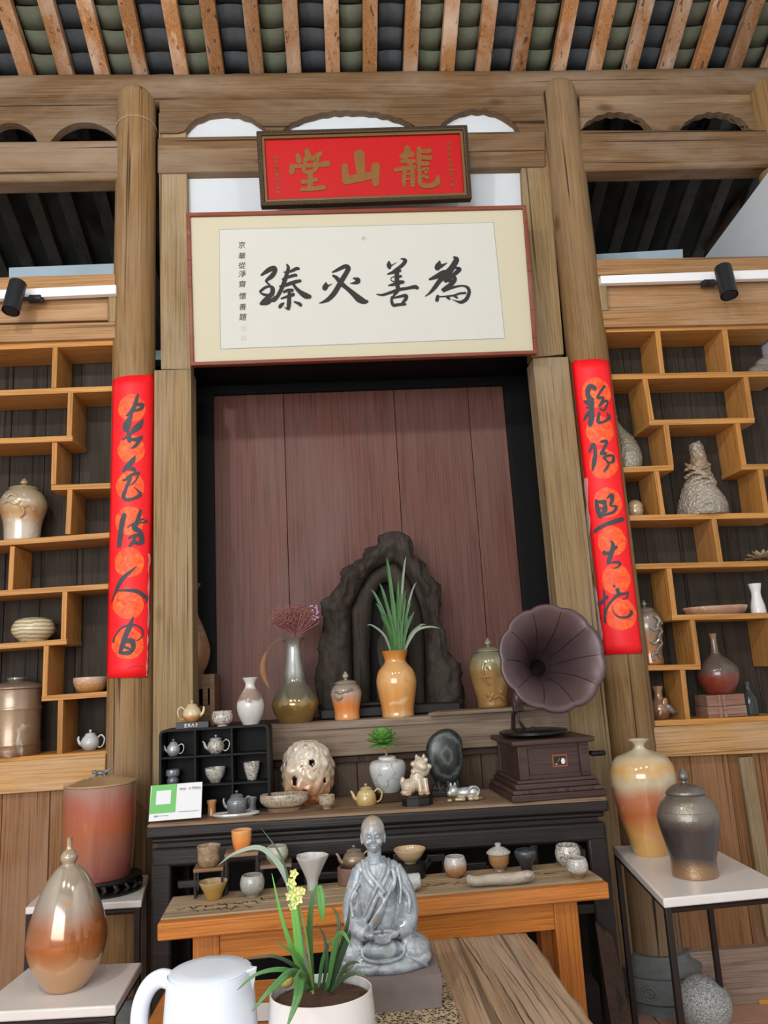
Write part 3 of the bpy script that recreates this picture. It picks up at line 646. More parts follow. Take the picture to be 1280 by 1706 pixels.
# ---- red couplets wrapped on the pillars
redp = N('festive red paper'); redp.set(col=redp.mix(redp.noise(redp.coord((1, 1, 1)), 9, 4), lin('#f2060f'), lin('#ff1522')), rough=.55); redp = redp.m
orm = N('orange print roundel'); orm.set(col=orm.ramp(orm.noise(orm.coord((1, 1, 1)), 26, 5, .6, 1.2), [(.3, '#fb2a18'), (.6, '#fd6a2a'), (.75, '#ff8a3c')]), rough=.55); orm = orm.m
film = N('clear plastic sleeve'); film.set(col='#ffffff', rough=.08, alpha=.22, spec=.9); film = film.m
def couplet(xc, radf, corners, circles, charlist, label, lean):
    q = thing('couplet', label, 'couplet', (xc, 4.25, 0), group='red paper couplets on the pillars')
    tl, tr, br, bl = corners
    def wrap(x, y, off):
        rad = radf(P(x, y, 4.13).z)
        p = P(x, y, 4.25-rad); dx = max(-1, min(1, (p.x-xc)/(rad+off)))
        a = dx*1.25 if False else math.asin(max(-.985, min(.985, dx)))
        # the ray meets the round shaft a little further back at the sides
        yy = 4.25-(rad+off)*math.cos(a); p = P(x, y, yy); dx = max(-.985, min(.985, (p.x-xc)/(rad+off))); a = math.asin(dx)
        return ((rad+off)*math.sin(a), -(rad+off)*math.cos(a), p.z)
    def grid(nx, ny, off):
        v = []; f = []
        for j in range(ny+1):
            for i in range(nx+1):
                s, t = i/nx, j/ny
                xa = tl[0]+(bl[0]-tl[0])*t; xb = tr[0]+(br[0]-tr[0])*t; ya = tl[1]+(bl[1]-tl[1])*t; yb = tr[1]+(br[1]-tr[1])*t
                bow = -6*(4*s*(1-s))*(1-t)
                v.append(wrap(xa+(xb-xa)*s, ya+(yb-ya)*s+bow, off))
        for j in range(ny):
            for i in range(nx): f.append((j*(nx+1)+i, j*(nx+1)+i+1, (j+1)*(nx+1)+i+1, (j+1)*(nx+1)+i))
        return MB().add(v, f)
    o = mk('paper', grid(16, 30, .004), redp, q); so = o.modifiers.new('thickness', 'SOLIDIFY'); so.thickness = .001; so.offset = 1
    for cx, cy, r in circles:
        v = [wrap(cx, cy, .0062)]; f = []; K = 5; n = 28
        for k in range(1, K+1):
            for i in range(n):
                a = 2*math.pi*i/n; rr = r*k/K*(1+(.03*math.sin(3*a)+.02*math.sin(7*a+cx) if k == K else 0)); v.append(wrap(cx+rr*math.cos(a), cy+rr*math.sin(a), .0062))
        for i in range(n): f.append((0, 1+i, 1+(i+1) % n))
        for k in range(K-1):
            for i in range(n): f.append((1+k*n+i, 1+(k+1)*n+i, 1+(k+1)*n+(i+1) % n, 1+k*n+(i+1) % n))
        mk('roundel', MB().add(v, f), orm, q)
    for st in charlist:
        mb = MB()
        for i_, s in enumerate(st): ribbon(mb, [(x, y, w*1.25) for x, y, w in s], lambda x, y, o_=.0078+i_*.0002: wrap(x, y, o_), 4)
        mk('character', mb, M['inkgrey'], q)
    return q, wrap
def Fm(ox, oy, s): return lambda st: crop(ox, oy, s, st)
A, B = Fm(165, 610, 6.317), Fm(165, 870, 6.09)
chun = A([[(410,305,25),(395,350,30),(370,430,35),(335,490,40),(290,520,15)], [(395,400,30),(460,412,35),(440,450,30),(370,470,20)], [(340,520,25),(300,600,60),(288,655,66),(300,685,30)], [(465,560,10),(430,620,55),(370,670,50),(330,710,15)], [(330,720,25),(250,775,12)], [(310,720,35),(320,780,40),(320,805,10)], [(450,742,25),(420,770,40),(330,770,20)], [(440,760,30),(390,830,30),(340,865,10)]])
se = A([[(380,945,10),(350,1000,45),(290,1060,40),(250,1110,15)], [(290,1075,25),(360,1080,35),(380,1110,20)], [(420,1125,25),(350,1140,25),(290,1175,15)], [(415,1125,20),(400,1180,15),(350,1240,12),(310,1250,10)], [(330,1180,30),(290,1270,25),(258,1370,35),(290,1405,30),(370,1390,25),(435,1352,35),(410,1310,15),(370,1275,8)], [(260,1200,20),(300,1190,15)]])
man = A([[(265,1570,40),(245,1640,45),(235,1700,42),(225,1780,44),(208,1890,34)], [(440,1520,25),(420,1580,35),(400,1640,35),(370,1690,25)], [(400,1630,20),(470,1610,15)], [(502,1632,26),(508,1638,26)]])+B([[(290,55,8),(350,15,15),(480,0,12)], [(380,10,40),(360,60,45),(420,100,40),(440,190,45),(448,205,22)], [(300,160,15),(370,130,20),(420,140,20)], [(370,130,25),(350,190,25),(312,238,25)], [(330,200,15),(400,210,35),(445,205,30)]])
ren = B([[(380,450,8),(320,500,22),(240,570,35),(190,650,28),(150,740,15),(120,810,6)], [(175,695,10),(280,690,25),(380,700,32),(450,740,35),(500,782,30),(482,825,8)]])
jian = B([[(345,965,12),(310,1060,40),(270,1150,42),(240,1240,40),(212,1322,25)], [(145,1215,18),(160,1160,12),(220,1080,14),(300,1045,18),(380,1045,14),(440,1090,16),(445,1150,12),(400,1195,8),(360,1195,5)], [(250,1210,35),(330,1205,45),(348,1260,40),(330,1305,30),(290,1328,35),(222,1325,25)], [(240,1260,25),(310,1285,18)], [(260,1500,3),(330,1470,3),(420,1460,3),(540,1480,3)]])
CPL = []
CPL.append(couplet(XL, lambda z: .1225-.005*(z-.26)/5.0, ((187, 632), (262, 630), (250, 1128), (176, 1130)), [(220, 680, 23), (219, 749, 23), (217, 810, 24), (216, 868, 24), (216, 937, 25), (214, 1006, 26), (213, 1072, 27)], [chun, se, man, ren, jian],
        'red paper couplet with five cursive characters on the left pillar', 0))
Cc, D = Fm(940, 590, 6.56), Fm(950, 800, 5.5)
yan = Cc([[(335,372,40),(290,352,46),(262,390,48),(260,450,45),(290,510,60),(300,600,50),(300,690,55),(282,770,45)], [(215,520,15),(260,530,50),(320,490,20)], [(240,590,15),(310,570,30)], [(270,640,35),(230,690,28),(190,750,15)], [(440,355,25),(400,410,22),(368,475,25),(430,480,22),(385,570,18),(450,510,22),(478,530,15),(440,610,22),(390,590,12)], [(385,640,25),(372,738,30),(430,740,22),(495,692,30),(470,640,10)]])
yang = Cc([[(265,1080,15),(310,1000,36),(330,995,30),(340,1080,35),(325,1190,42),(302,1275,18)], [(410,955,25),(465,955,30),(440,1030,28),(408,1088,30),(460,1080,18),(430,1140,20),(480,1110,22),(535,1112,25),(538,1170,30),(500,1190,15),(470,1240,25),(440,1280,15)], [(440,1140,15),(490,1190,25)]])
zhao = D([[(237,195,30),(245,260,40),(273,330,40)], [(250,200,20),(310,200,35),(330,190,15)], [(320,190,20),(320,270,40),(300,300,20),(280,330,20)], [(270,250,12),(310,270,20)], [(340,165,10),(382,134,30),(385,190,28),(370,230,15),(425,242,20),(400,290,22),(330,315,20),(290,330,15)], [(480,357,32),(420,375,34),(340,400,28),(260,440,28),(198,485,28)]])
da = D([[(380,560,15),(395,600,30),(375,680,38),(350,750,30),(345,770,10)], [(310,645,10),(312,670,30),(370,660,20),(425,613,22)], [(350,760,8),(430,750,20),(460,766,20),(430,800,12),(390,805,5)]])
di = D([[(290,1005,8),(300,1060,30),(290,1150,28),(295,1300,35)], [(245,1138,22),(290,1100,30),(335,1072,25)], [(295,1300,15),(320,1200,22),(360,1130,18),(440,1050,25),(500,1040,15),(530,1030,15),(520,1080,12),(480,1090,8)], [(435,1005,30),(450,1050,25)], [(403,968,18),(407,972,18)], [(390,1150,5),(395,1200,8),(440,1250,14),(520,1255,18),(562,1222,25),(560,1198,15)]])
CPL.append(couplet(XR, lambda z: .1345-.018*(z-.26)/5.0, ((950, 608), (1016, 601), (1071, 1088), (1003, 1091)), [(993, 655, 25), (999, 718, 24), (1005, 773, 25), (1012, 838, 25), (1019, 902, 25), (1026, 965, 25), (1034, 1024, 27)], [yan, yang, zhao, da, di],
        'red paper couplet with five cursive characters on the right pillar', 0))

def sleeve(q, wrap, path, name='plastic_sleeve'):
    v = []; f = []; pts = cr(path, 6)
    for i, (x, y) in enumerate(pts):
        w = 3.2+1.6*math.sin(i*1.3)
        for k in (-1, 0, 1): v.append(wrap(x+k*w*.5, y, .010+.004*math.sin(i*2.1+k)))
    for i in range(len(pts)-1):
        for k in range(2): f.append((i*3+k, i*3+k+1, i*3+k+4, i*3+k+3))
    mk(name, MB().add(v, f), film, q)
sleeve(CPL[0][0], CPL[0][1], [(252, 925), (251, 980), (250, 1040), (248, 1090), (246, 1126)])
sleeve(CPL[0][0], CPL[0][1], [(178, 1132), (200, 1133), (225, 1133), (246, 1131)])
sleeve(CPL[1][0], CPL[1][1], [(972, 800), (977, 870), (983, 950), (993, 1020), (1000, 1085)])
sleeve(CPL[1][0], CPL[1][1], [(1006, 1095), (1030, 1094), (1055, 1092), (1070, 1090)])
# ---- black spotlights on the trunking
def spot(px, py, bx, by, label):
    c = P(px, py, 4.02); q = thing('spotlight', label, 'spotlight', (c.x, c.y, c.z), group='black spotlights on the lintels')
    s = mpp(c); r = 14*s; h = 29*s; tilt = Matrix.Rotation(R(-14), 4, 'X') @ Matrix.Rotation(R(4), 4, 'Y')
    mk('lamp_body', MB().lathe([(0, -h), (r*.8, -h), (r*.82, -h+.012), (r*.9, -h+.012), (r, -h-.004), (r, h), (r*.92, h+.004), (0, h+.004)], n=28).xf(tilt), M['blackpl'], q)
    b = P(bx, by, 4.165)-c
    mk('mounting_plate', MB().tube([(b.x-.035, b.y-.012, b.z), (b.x-.03, b.y-.02, b.z), (b.x+.03, b.y-.02, b.z), (b.x+.035, b.y-.012, b.z)], [.012, .022, .022, .012], 12, flat=1).box(b.x-.04, b.x+.04, b.y-.03, b.y, b.z-.02, b.z+.02), M['blackpl'], q, bevel=.006)
    mk('swivel_arm', MB().tube([(b.x, b.y-.025, b.z), (b.x*.5, b.y*.6, b.z*.6), (0, .01, 0)], .012, 10), M['blackpl'], q)
    return q
spot(24, 495, 62, 500, 'black cylinder spotlight on the left lintel')
spot(1210, 469, 1178, 474, 'black cylinder spotlight on the right lintel')
# ================================================================== furniture
AZ, TZ, FZ, EZ = 1.10, .86, .76, .74      # altar, pine table, driftwood table, tea table heights
def local_frame(FL, FR):
    d = FR-FL; return math.atan2(d.y, d.x), (FL+FR)/2
# ---- black altar table
a_, mid = local_frame(PZ(244, 1374, AZ), PZ(1012, 1328, AZ)); hw = (PZ(1012, 1328, AZ)-PZ(244, 1374, AZ)).length/2
al = thing('altar_table', 'long black carved altar table holding tea ware and a gramophone', 'table', (mid.x, mid.y, 0), a_)
DA = .46
prof = [(0, AZ), (0, AZ-.012), (-.006, AZ-.03), (0, AZ-.05), (.012, AZ-.066), (.03, AZ-.075)]
mk('table_top', MB().box(-hw, hw, .0, DA, AZ-.035, AZ), WD['altartop'], al, bevel=.01)
mk('top_moulding', MB().box(-hw-.004, hw+.004, -.006, .03, AZ-.06, AZ-.012).box(-hw+.015, hw-.015, .012, .05, AZ-.085, AZ-.06), WD['altar'], al, bevel=.01)
mk('waist', MB().box(-hw+.04, hw-.04, .035, DA-.03, AZ-.12, AZ-.07), WD['altar'], al)
mk('apron', MB().box(-hw+.015, hw-.015, .008, .05, AZ-.185, AZ-.105), WD['altar'], al, bevel=.014)
for sx in (-1, 1):
    for y in (.01, DA-.09):
        mk('leg', MB().box(min(sx*(hw-.015), sx*(hw-.105)), max(sx*(hw-.015), sx*(hw-.105)), y, y+.07, 0, AZ-.11), WD['altar'], al, bevel=.012)
    mk('side_panel', MB().box(min(sx*(hw-.04), sx*(hw-.06)), max(sx*(hw-.04), sx*(hw-.06)), .07, DA-.08, .25, AZ-.12), WD['altar'], al)
zt, zb = AZ-.185, AZ-.44
mk('bottom_rail', MB().box(-hw+.1, hw-.1, .015, .05, zb-.04, zb), WD['altar'], al, bevel=.006)
mk('back_board', MB().box(-hw+.09, hw-.09, DA-.03, DA-.015, 0.05, AZ-.12), M['black'], al)
nn = 9; ww = (2*hw-.22)/nn
for k in range(nn):      # fretwork of straight and angled bars
    x = -hw+.11+ww*k; r = .016; y0, y1 = .018, .045
    def bar(xa, za, xb, zb_):
        dx, dz = xb-xa, zb_-za; L = math.hypot(dx, dz) or 1; nx, nz = -dz/L*r, dx/L*r
        mk('fret_bar', MB().prism([(xa+nx, za+nz), (xb+nx, zb_+nz), (xb-nx, zb_-nz), (xa-nx, za-nz)], y0, y1), WD['altar'], al, bevel=.005)
    m_ = k % 3; zc = (zt+zb)/2
    if m_ == 0:
        bar(x+.02, zt-.075, x+ww*.8, zt-.075); bar(x+ww*.78, zt-.075, x+ww*.78, zc-.02); bar(x+ww*.45, zc-.04, x+ww*.8, zc-.04); bar(x+ww*.35, zc-.04, x+ww*.35, zb)
    elif m_ == 1:
        bar(x+ww*.15, zt, x+ww*.15, zc); bar(x+ww*.15, zc, x+ww*.6, zc); bar(x+ww*.6, zc+.06, x+ww*.6, zc-.05); bar(x+ww*.85, zt, x+ww*.85, zb)
    else:
        bar(x+ww*.1, zc-.02, x+ww*.6, zt-.03); bar(x+ww*.5, zt-.03, x+ww*.9, zt-.03); bar(x+ww*.9, zt-.03, x+ww*.9, zc); bar(x+ww*.55, zc, x+ww*.9, zc)
# ---- orange pine table
a_, mid = local_frame(PZ(262, 1538, TZ), PZ(1014, 1469, TZ)); hw = (PZ(1014, 1469, TZ)-PZ(262, 1538, TZ)).length/2
dt = .35
tb = thing('pine_table', 'orange pine table with worn printed boards, in front of the altar', 'table', (mid.x, mid.y, 0), a_)
TA, TMID = a_, mid
mk('front_edge', MB().box(-hw, hw, 0, .045, TZ-.062, TZ-.003), WD['orange'], tb, bevel=.006)
bw = (dt-.05)/3
for k in range(3):
    i0, i1 = .05+bw*k+.001, .05+bw*(k+1)-.001; s0 = hw-.02-.022*k
    mk('top_board', MB().box(-hw+.003, hw-.003, i0, i1, TZ-.05, TZ), WD['greyx'], tb, bevel=.003)
mk('apron', MB().box(-hw+.17, hw-.17, .045, .075, TZ-.165, TZ-.055), WD['orange'], tb, bevel=.003)
mk('apron', MB().box(-hw+.17, hw-.17, dt-.08, dt-.05, TZ-.165, TZ-.055), WD['orange'], tb, bevel=.003)
for sx in (-1, 1):
    for y in (.035, dt-.1):
        xa, xb = sorted((sx*(hw-.12), sx*(hw-.215)))
        mk('leg', MB().box(xa, xb, y, y+.07, 0, TZ-.05), WD['orangez'], tb, bevel=.004)
    xa, xb = sorted((sx*(hw-.15), sx*(hw-.185)))
    mk('side_rail', MB().box(xa, xb, .1, dt-.1, TZ-.15, TZ-.055), WD['orange'], tb)
# lines of dark cursive print burnt on the boards
rg = random.Random(3)
for (u0, u1, v) in ((-hw+.05, -hw+.33, .16), (-hw+.36, -.38, .2), (.12, .55, .17), (.52, hw-.08, .2), (-hw+.1, -hw+.3, .11), (.3, .5, .24)):
    mb = MB(); x = u0
    while x < u1:
        w = rg.uniform(.02, .045); pts = []
        for k in range(5): pts.append((x+w*k/4+rg.uniform(-.005, .005), v+rg.uniform(-.02, .02), rg.uniform(.002, .007)))
        ribbon(mb, pts, lambda a, b: (a, b, TZ+.0012)); x += w+rg.uniform(.004, .02)
    mk('printed_script', mb, M['ink'], tb, smooth=False)
# ---- cracked driftwood table in the foreground
xr_ = PZ(872, 1549, FZ); 
ft = thing('driftwood_table', 'thick weathered plank table with deep cracks under the monk statue', 'table', (0, 0, 0))
xb1 = xr_.x; yb1 = xr_.y; mbt = MB()
n_, m_ = 44, 40; v = []; f = []
xs0, xs1, ys0, ys1 = -.022, xb1+.015, 1.6, yb1
crk = [(.22+.42*0, .9), (.36, .7), (.5, 1.0), (.585, .8)]
def crx(c, y): return (xb1-.40)+c*.62+.004*math.sin(y*7+c*7)+(y-2.7)*(-.05)
for j in range(m_+1):
    for i in range(n_+1):
        x = xs0+(xs1-xs0)*i/n_; y = ys0+(ys1-ys0)*j/m_
        edge = 0
        if i == n_: x += .004*math.sin(y*14)+.003*math.sin(y*37)
        if j == m_: y += .010*math.sin(x*40)+.006*math.sin(x*91); 
        z = FZ+.0015*noise.noise(Vector((x*60, y*4, 0)))
        if i == n_ or j == m_: z -= .012
        v.append((x, y, z))
for j in range(m_):
    for i in range(n_): f.append((j*(n_+1)+i, j*(n_+1)+i+1, (j+1)*(n_+1)+i+1, (j+1)*(n_+1)+i))
o = mk('table_top', MB().add(v, f), WD['fore'], ft); so = o.modifiers.new('thickness', 'SOLIDIFY'); so.thickness = .06; so.offset = -1
ckm = plain('dark crack', '#2e2116', .95)
for c0, ya, yb, w_ in ((.30, 2.5, yb1-.01, .0032), (.345, 2.05, 2.7, .0026), (.43, 2.2, 2.9, .002), (.38, 2.1, 2.5, .0028), (.47, 2.3, 2.62, .0018), (.53, 2.15, 2.8, .0016), (.25, 2.1, 2.45, .0022), (.2, 2.4, 2.8, .0014), (.41, 2.5, 2.75, .0014), (.33, 2.75, yb1-.03, .0014), (.49, 2.6, yb1-.05, .0012), (.57, 2.3, 2.6, .0012)):
    mb = MB(); pts = [(crx(c0, ya+(yb-ya)*k/12)+.003*noise.noise(Vector((k*.9, c0*50, 0))), ya+(yb-ya)*k/12, w_*math.sin(math.pi*(k+.3)/12.6)*(1+.5*noise.noise(Vector((k*1.7, c0*9, 4))))+.0003) for k in range(13)]
    ribbon(mb, pts, lambda a, b: (a, b, FZ+.0025), 1); mk('crack', mb, ckm, ft, smooth=False)
for x, y in ((.05, yb1-.12), (xb1-.1, yb1-.12), (.05, 1.75), (xb1-.1, 1.75)):
    mk('leg', MB().box(x-.04, x+.04, y-.04, y+.04, 0, FZ-.058), WD['dark'], ft, bevel=.005)
tt = thing('tea_table', 'low brown tea table under the white kettle and orchid pot', 'table', (0, 0, 0))
yfar = PZ(430, 1632, EZ).y
mk('table_top', MB().box(-.62, -.03, 1.3, yfar, EZ-.05, EZ), WD['orange'], tt, bevel=.006)
for x, y in ((-.55, 1.38), (-.1, 1.38), (-.55, yfar-.08), (-.1, yfar-.08)):
    mk('leg', MB().box(x-.03, x+.03, y-.03, y+.03, 0, EZ-.05), WD['dark'], tt, bevel=.004)
# ---- marble topped iron stands
def stand(px, Z, label, th=.035):
    pts = [PZ(x, y, Z) for x, y in px]; c = sum(pts, Vector())/4
    q = thing('marble_stand', label, 'stand', (c.x, c.y, 0), group='marble topped iron stands')
    loc = [(p.x-c.x, p.y-c.y) for p in pts]
    mk('marble_top', MB().prismz(loc, Z-th, Z), M['marble'], q, bevel=.006)
    ins = [(x*.93, y*.95) for x, y in loc]
    for i in range(4):
        (x0, y0), (x1, y1) = ins[i], ins[(i+1) % 4]
        mk('leg', MB().box(x0-.012, x0+.012, y0-.012, y0+.012, 0, Z-th), M['iron'], q, bevel=.002)
        mk('top_rail', MB().tube([(x0, y0, Z-th-.012), (x1, y1, Z-th-.012)], .012, 4), M['iron'], q, smooth=False)
    return q
SRZ, SHZ, SLZ = .82, .80, .62
stand([(1105, 1497), (1313, 1477), (1172, 1404), (1020, 1409)], SRZ, 'marble topped iron stand at the right, under two jars')
stand([(42, 1512), (236, 1500), (248, 1457), (88, 1468)], SHZ, 'taller marble stand at the left, under the red covered jar', .03)
stand([(-48, 1688), (193, 1675), (237, 1603), (48, 1611)], SLZ, 'lower marble stand at the left, under the pear shaped vase', .035)

# ================================================================== vessels
def spot_at(bx, by, Y=None, Z=None):
    if Y is None: p = PZ(bx, by, Z)
    else:
        p = P(bx, by, Y)
        if Z is not None: p.z = Z
        elif abs(Y-4.3) < 1e-6:      # rests on the nearest shelf board
            p.z = min((za+(zb-za)*(p.x-xa)/(xb-xa) for xa, za, xb, zb in BOARDS if xa < p.x < xb), key=lambda z: abs(z-p.z))+.0015
    return p, mpp(p)
def hollow(prof, t):
    """outer profile (bottom to rim) -> closed vessel with an inside"""
    top = prof[-1]; inner = [(max(r-t, .0), z) for r, z in reversed(prof) if z > t*1.3]
    return [(0, prof[0][1])]+prof+[(top[0]-t*.5, top[1]+t*.35)]+inner+[(0, max(t*1.3, inner[-1][1]))]
def vessel(name, label, cat, bx, by, prof, mat, Y=None, Z=None, open_=True, t=2.0, group=None, n=36, fn=None, sq=1.0, rz=0, parts=False, per=4):
    p, s = spot_at(bx, by, Y, Z); pr = prof_s(prof, s, per)
    pr = hollow(pr, t*s) if open_ else [(0, pr[0][1])]+pr+[(0, pr[-1][1])]
    mb = MB().lathe(pr, n=n, fn=fn, sy=sq)
    if parts:
        q = thing(name, label, cat, p, rz, group); mk('body', mb, mat, q); return q, s
    o = mk(name, mb, mat, loc=p, label=label, cat=cat, group=group); o.rotation_euler = (0, 0, rz); return o, s
def lid(parent, s, zr, r, h, mat, knob='bud', kmat=None, kh=20):
    l = mk('lid', MB().lathe([(0, (zr-1)*s)]+prof_s([(r*1.0, zr), (r*1.08, zr+1.5), (r*1.04, zr+h*.35), (r*.75, zr+h*.75), (r*.3, zr+h)], s)+[(0, (zr+h)*s)], n=32), mat, parent)
    z = zr+h
    if knob == 'bud': k = prof_s([(1.2, z-1), (r*.16, z), (r*.13, z+kh*.12), (r*.24, z+kh*.22), (r*.3, z+kh*.42), (r*.2, z+kh*.7), (.5, z+kh)], s)
    elif knob == 'ball': k = prof_s([(kh*.2, z-1), (kh*.2, z+kh*.2), (kh*.5, z+kh*.5), (kh*.45, z+kh*.8), (.3, z+kh)], s)
    else: k = None
    if k: mk('knob', MB().lathe([(0, k[0][1])]+k+[(0, k[-1][1])], n=16), kmat or mat, l)
    return l
def teapot(label, bx, by, w, h, mat, Y=None, Z=None, d=-1, lid_r=.55, group=None, prof=None, hs=1.0, knob=None, sp=1.0):
    """d: side of the spout (-1 left)"""
    p, s = spot_at(bx, by, Y, Z); q = thing('teapot', label, 'teapot', p, 0, group)
    pr = prof or [(.55, 0), (.62, .03), (.9, .25), (1, .5), (.88, .78), (.62, .97), (.58, 1.0)]
    pr = prof_s([(a*w, b*h) for a, b in pr], s)
    mk('body', MB().lathe([(0, 0)]+pr+[(0, pr[-1][1])], n=32), mat, q)
    lid(q, s, h, w*lid_r, h*.18, mat, 'ball', knob, h*.2)
    pts = cr([(d*w*.82, 0, h*.35), (d*w*1.15, 0, h*.5), (d*w*1.32, 0, h*.78), (d*w*1.5*sp, 0, h*.95)], 5)
    mk('spout', MB().tube([(x*s, y*s, z*s) for x, y, z in pts], [s*max(w*.22*(1-.62*i/(len(pts)-1)), .8) for i in range(len(pts))], 12), mat, q)
    pts = cr([(-d*w*.85, 0, h*.82), (-d*w*1.2, 0, h*.98*hs), (-d*w*1.55, 0, h*.75), (-d*w*1.45, 0, h*.35), (-d*w*1.1, 0, h*.16), (-d*w*.8, 0, h*.22)], 5)
    mk('handle', MB().tube([(x*s, y*s, z*s) for x, y, z in pts], s*max(w*.085, 1.0), 10), mat, q)
    return q, s
def relief(parent, s, pts, r, mat, name='relief'):
    mb = MB()
    for st in pts: mb.tube([(x*s, y*s, z*s) for x, y, z in cr(st, 4)], r*s, 8)
    return mk(name, mb, mat, parent)

c_amber = lambda nm, h, **k: ceramic(nm, [(0, '#c98f54'), (.35, '#d8a768'), (.6, '#b9854b'), (1, '#9a8f72')], h, **k)
# ---------------------------------------------- left bay shelf
jm = ceramic('silver and tan glaze', [(0, '#cfc3b1'), (.2, '#c9bda8'), (.4, '#b98d5c'), (.65, '#b5a98f'), (1, '#a79476')], .33, .18, 5, '#d9dcdc', .62, .25, .25)
q, s = vessel('lidded_jar', 'tan and silver lidded jar with relief on the left shelf', 'jar', 37, 894, [(27, 0), (28, 5), (30, 30), (37, 55), (37, 68), (30, 82), (22, 89)], jm, Y=4.3, open_=False, parts=True)
lid(q, s, 89, 22, 7, jm, 'bud', None, 14)
relief(q, s, [[(-20, -32, 60), (-8, -38, 62), (4, -38, 56), (10, -36, 62)], [(2, -37, 58), (12, -35, 50), (14, -33, 42), (8, -33, 36)], [(10, -36, 50), (22, -30, 55), (28, -25, 48)], [(-16, -34, 66), (-6, -37, 74), (4, -35, 70)]], 2.3, jm)
sm = N('striped marbled glaze'); tcz = sm.n('ShaderNodeTexCoord'); wv = sm.n('ShaderNodeTexWave', bands_direction='Z'); wv.inputs['Scale'].default_value = 16; wv.inputs['Distortion'].default_value = 3.5; wv.inputs['Detail'].default_value = 2
sm.l(tcz.outputs['Object'], wv.inputs['Vector']); sm.set(col=sm.ramp(wv.outputs['Fac'], [(.1, '#a58a5f'), (.45, '#d3c39a'), (.8, '#c9c8b0')]), rough=.3, coat=.3)
vessel('striped_pot', 'squat round pot with cream and tan stripes on the left shelf', 'pot', 55, 1071, [(17, 0), (20, 2), (32, 14), (34, 24), (28, 36), (19, 39)], sm.m, Y=4.3, t=2)
cm = ceramic('bronze glaze with silver bloom', [(0, '#7f6248'), (.4, '#a3876b'), (.8, '#9c8772'), (1, '#8c8378')], .4, .25, 5, '#c3b5a3', .6, .3, .45, bump=.1)
q, s = vessel('tea_canister', 'big bronze lidded canister at the bottom of the left shelf', 'canister', 22, 1262, [(40, 0), (42, 2), (42, 16), (43, 17), (43, 19), (41, 20), (41, 72), (42.5, 74), (42.5, 77), (41, 79), (41, 104), (42, 107)], cm, Y=4.3, open_=False, parts=True, n=40, per=2)
l = lid(q, s, 107, 41, 14, cm, None); mk('knob', MB().lathe([(0, 120*s), (11*s, 120*s), (15*s, 124*s), (14*s, 127*s), (0, 128*s)], n=24), cm, l)
bm_ = ceramic('pink and ochre bowl glaze', [(0, '#9c6a36'), (.5, '#b98a5a'), (1, '#c9b09e')], .08, .3, 5, '#d9c7b8', .58)
vessel('tea_bowl', 'small ochre and pink bowl on the left shelf beside the pillar', 'bowl', 151, 1154, [(17, 0), (22, 4), (27, 14), (28, 24)], bm_, Y=4.3, t=2)
wt = ceramic('pale grey white glaze', [(0, '#a5a7a5'), (.5, '#c5c6c4'), (1, '#d5d5d2')], .1, .25, 6)
teapot('small pale grey teapot on the left shelf bottom by the pillar', 150, 1252, 15, 24, wt, Y=4.3, d=-1, sp=.8)
# ---------------------------------------------- right bay shelf
sc_m = ceramic('scaly grey brown glaze', [(0, '#a9a192'), (.3, '#978f7e'), (1, '#7b7565')], .35, .2, 5, rough=.3, metal=.4, bump=1.0, bscale=90)
def rough_skin(o, fn):
    me = o.data; ns = [v.normal.copy() for v in me.vertices]
    for v, n in zip(me.vertices, ns): v.co += n*fn(v.co)
    me.update()
def twist_vase(name, label, bx, by, path, mat, Y, voxel, extra=None):
    p, s = spot_at(bx, by, Y); mb = MB()
    pts = cr(path, 6); mb.tube([(x*s, y*s, z*s) for x, y, z, r in pts], [r*s for x, y, z, r in pts], 24)
    if extra: extra(mb, s)
    o = sculpt(name, mb, mat, loc=p, voxel=voxel, smooth=2, label=label, cat='vase'); return o, s
o, s = twist_vase('scaly_vase', 'twisted bottle vase with scaly skin beside the right couplet', 1049, 782, [(0, 0, 0, 17), (0, 0, 6, 20), (1, 0, 25, 22), (-2, 0, 48, 17), (-9, 0, 66, 10), (-15, 0, 84, 6), (-13, 0, 98, 4)], sc_m, 4.3, .003)
rough_skin(o, lambda c: .006*(.5-min(1, noise.voronoi(c*85)[0][0]*1.6)))
def wrapf(mb, s):
    for k in range(7):
        a0 = k*.9; pts = [(math.cos(a0+z*.035)*(36-z*.26)+(z*.06), math.sin(a0+z*.035)*(36-z*.26), z) for z in range(6, 120, 8)]
        mb.tube([(x*s, y*s, z*s) for x, y, z in pts], [3.2*s*(1-i/len(pts)*.5) for i in range(len(pts))], 8)
    for k in range(9):
        z0 = 12+k*9; pts = [(math.cos(a)*(37-z0*.2), math.sin(a)*(37-z0*.2), z0+6*math.sin(2*a+k)) for a in [-math.pi*.95+i*.3 for i in range(7+k % 3)]]
        mb.tube([(x*s, y*s, z*s) for x, y, z in pts], 2.6*s, 8)
tw_m = ceramic('wrinkled silver brown glaze', [(0, '#9d9488'), (.4, '#b4aa9b'), (.8, '#a3866a'), (1, '#988d80')], .4, .3, 6, '#6d5f50', .6, .35, .35, bump=1.0, bscale=70)
o, s = twist_vase('draped_vase', 'silver brown vase wrapped in wrinkled drapery on the right shelf', 1172, 857, [(0, 0, 0, 38), (0, 0, 6, 40), (0, 0, 22, 38), (-1, 0, 45, 28), (2, 0, 70, 17), (5, 0, 95, 13), (4, 0, 118, 11), (1, 0, 128, 9)], tw_m, 4.3, .0032, wrapf)
rough_skin(o, lambda c: .009*(.35-abs(noise.noise(Vector((c.x*38+8*noise.noise(c*9), c.y*38, c.z*30+c.x*26)))))+.004*noise.noise(c*95))
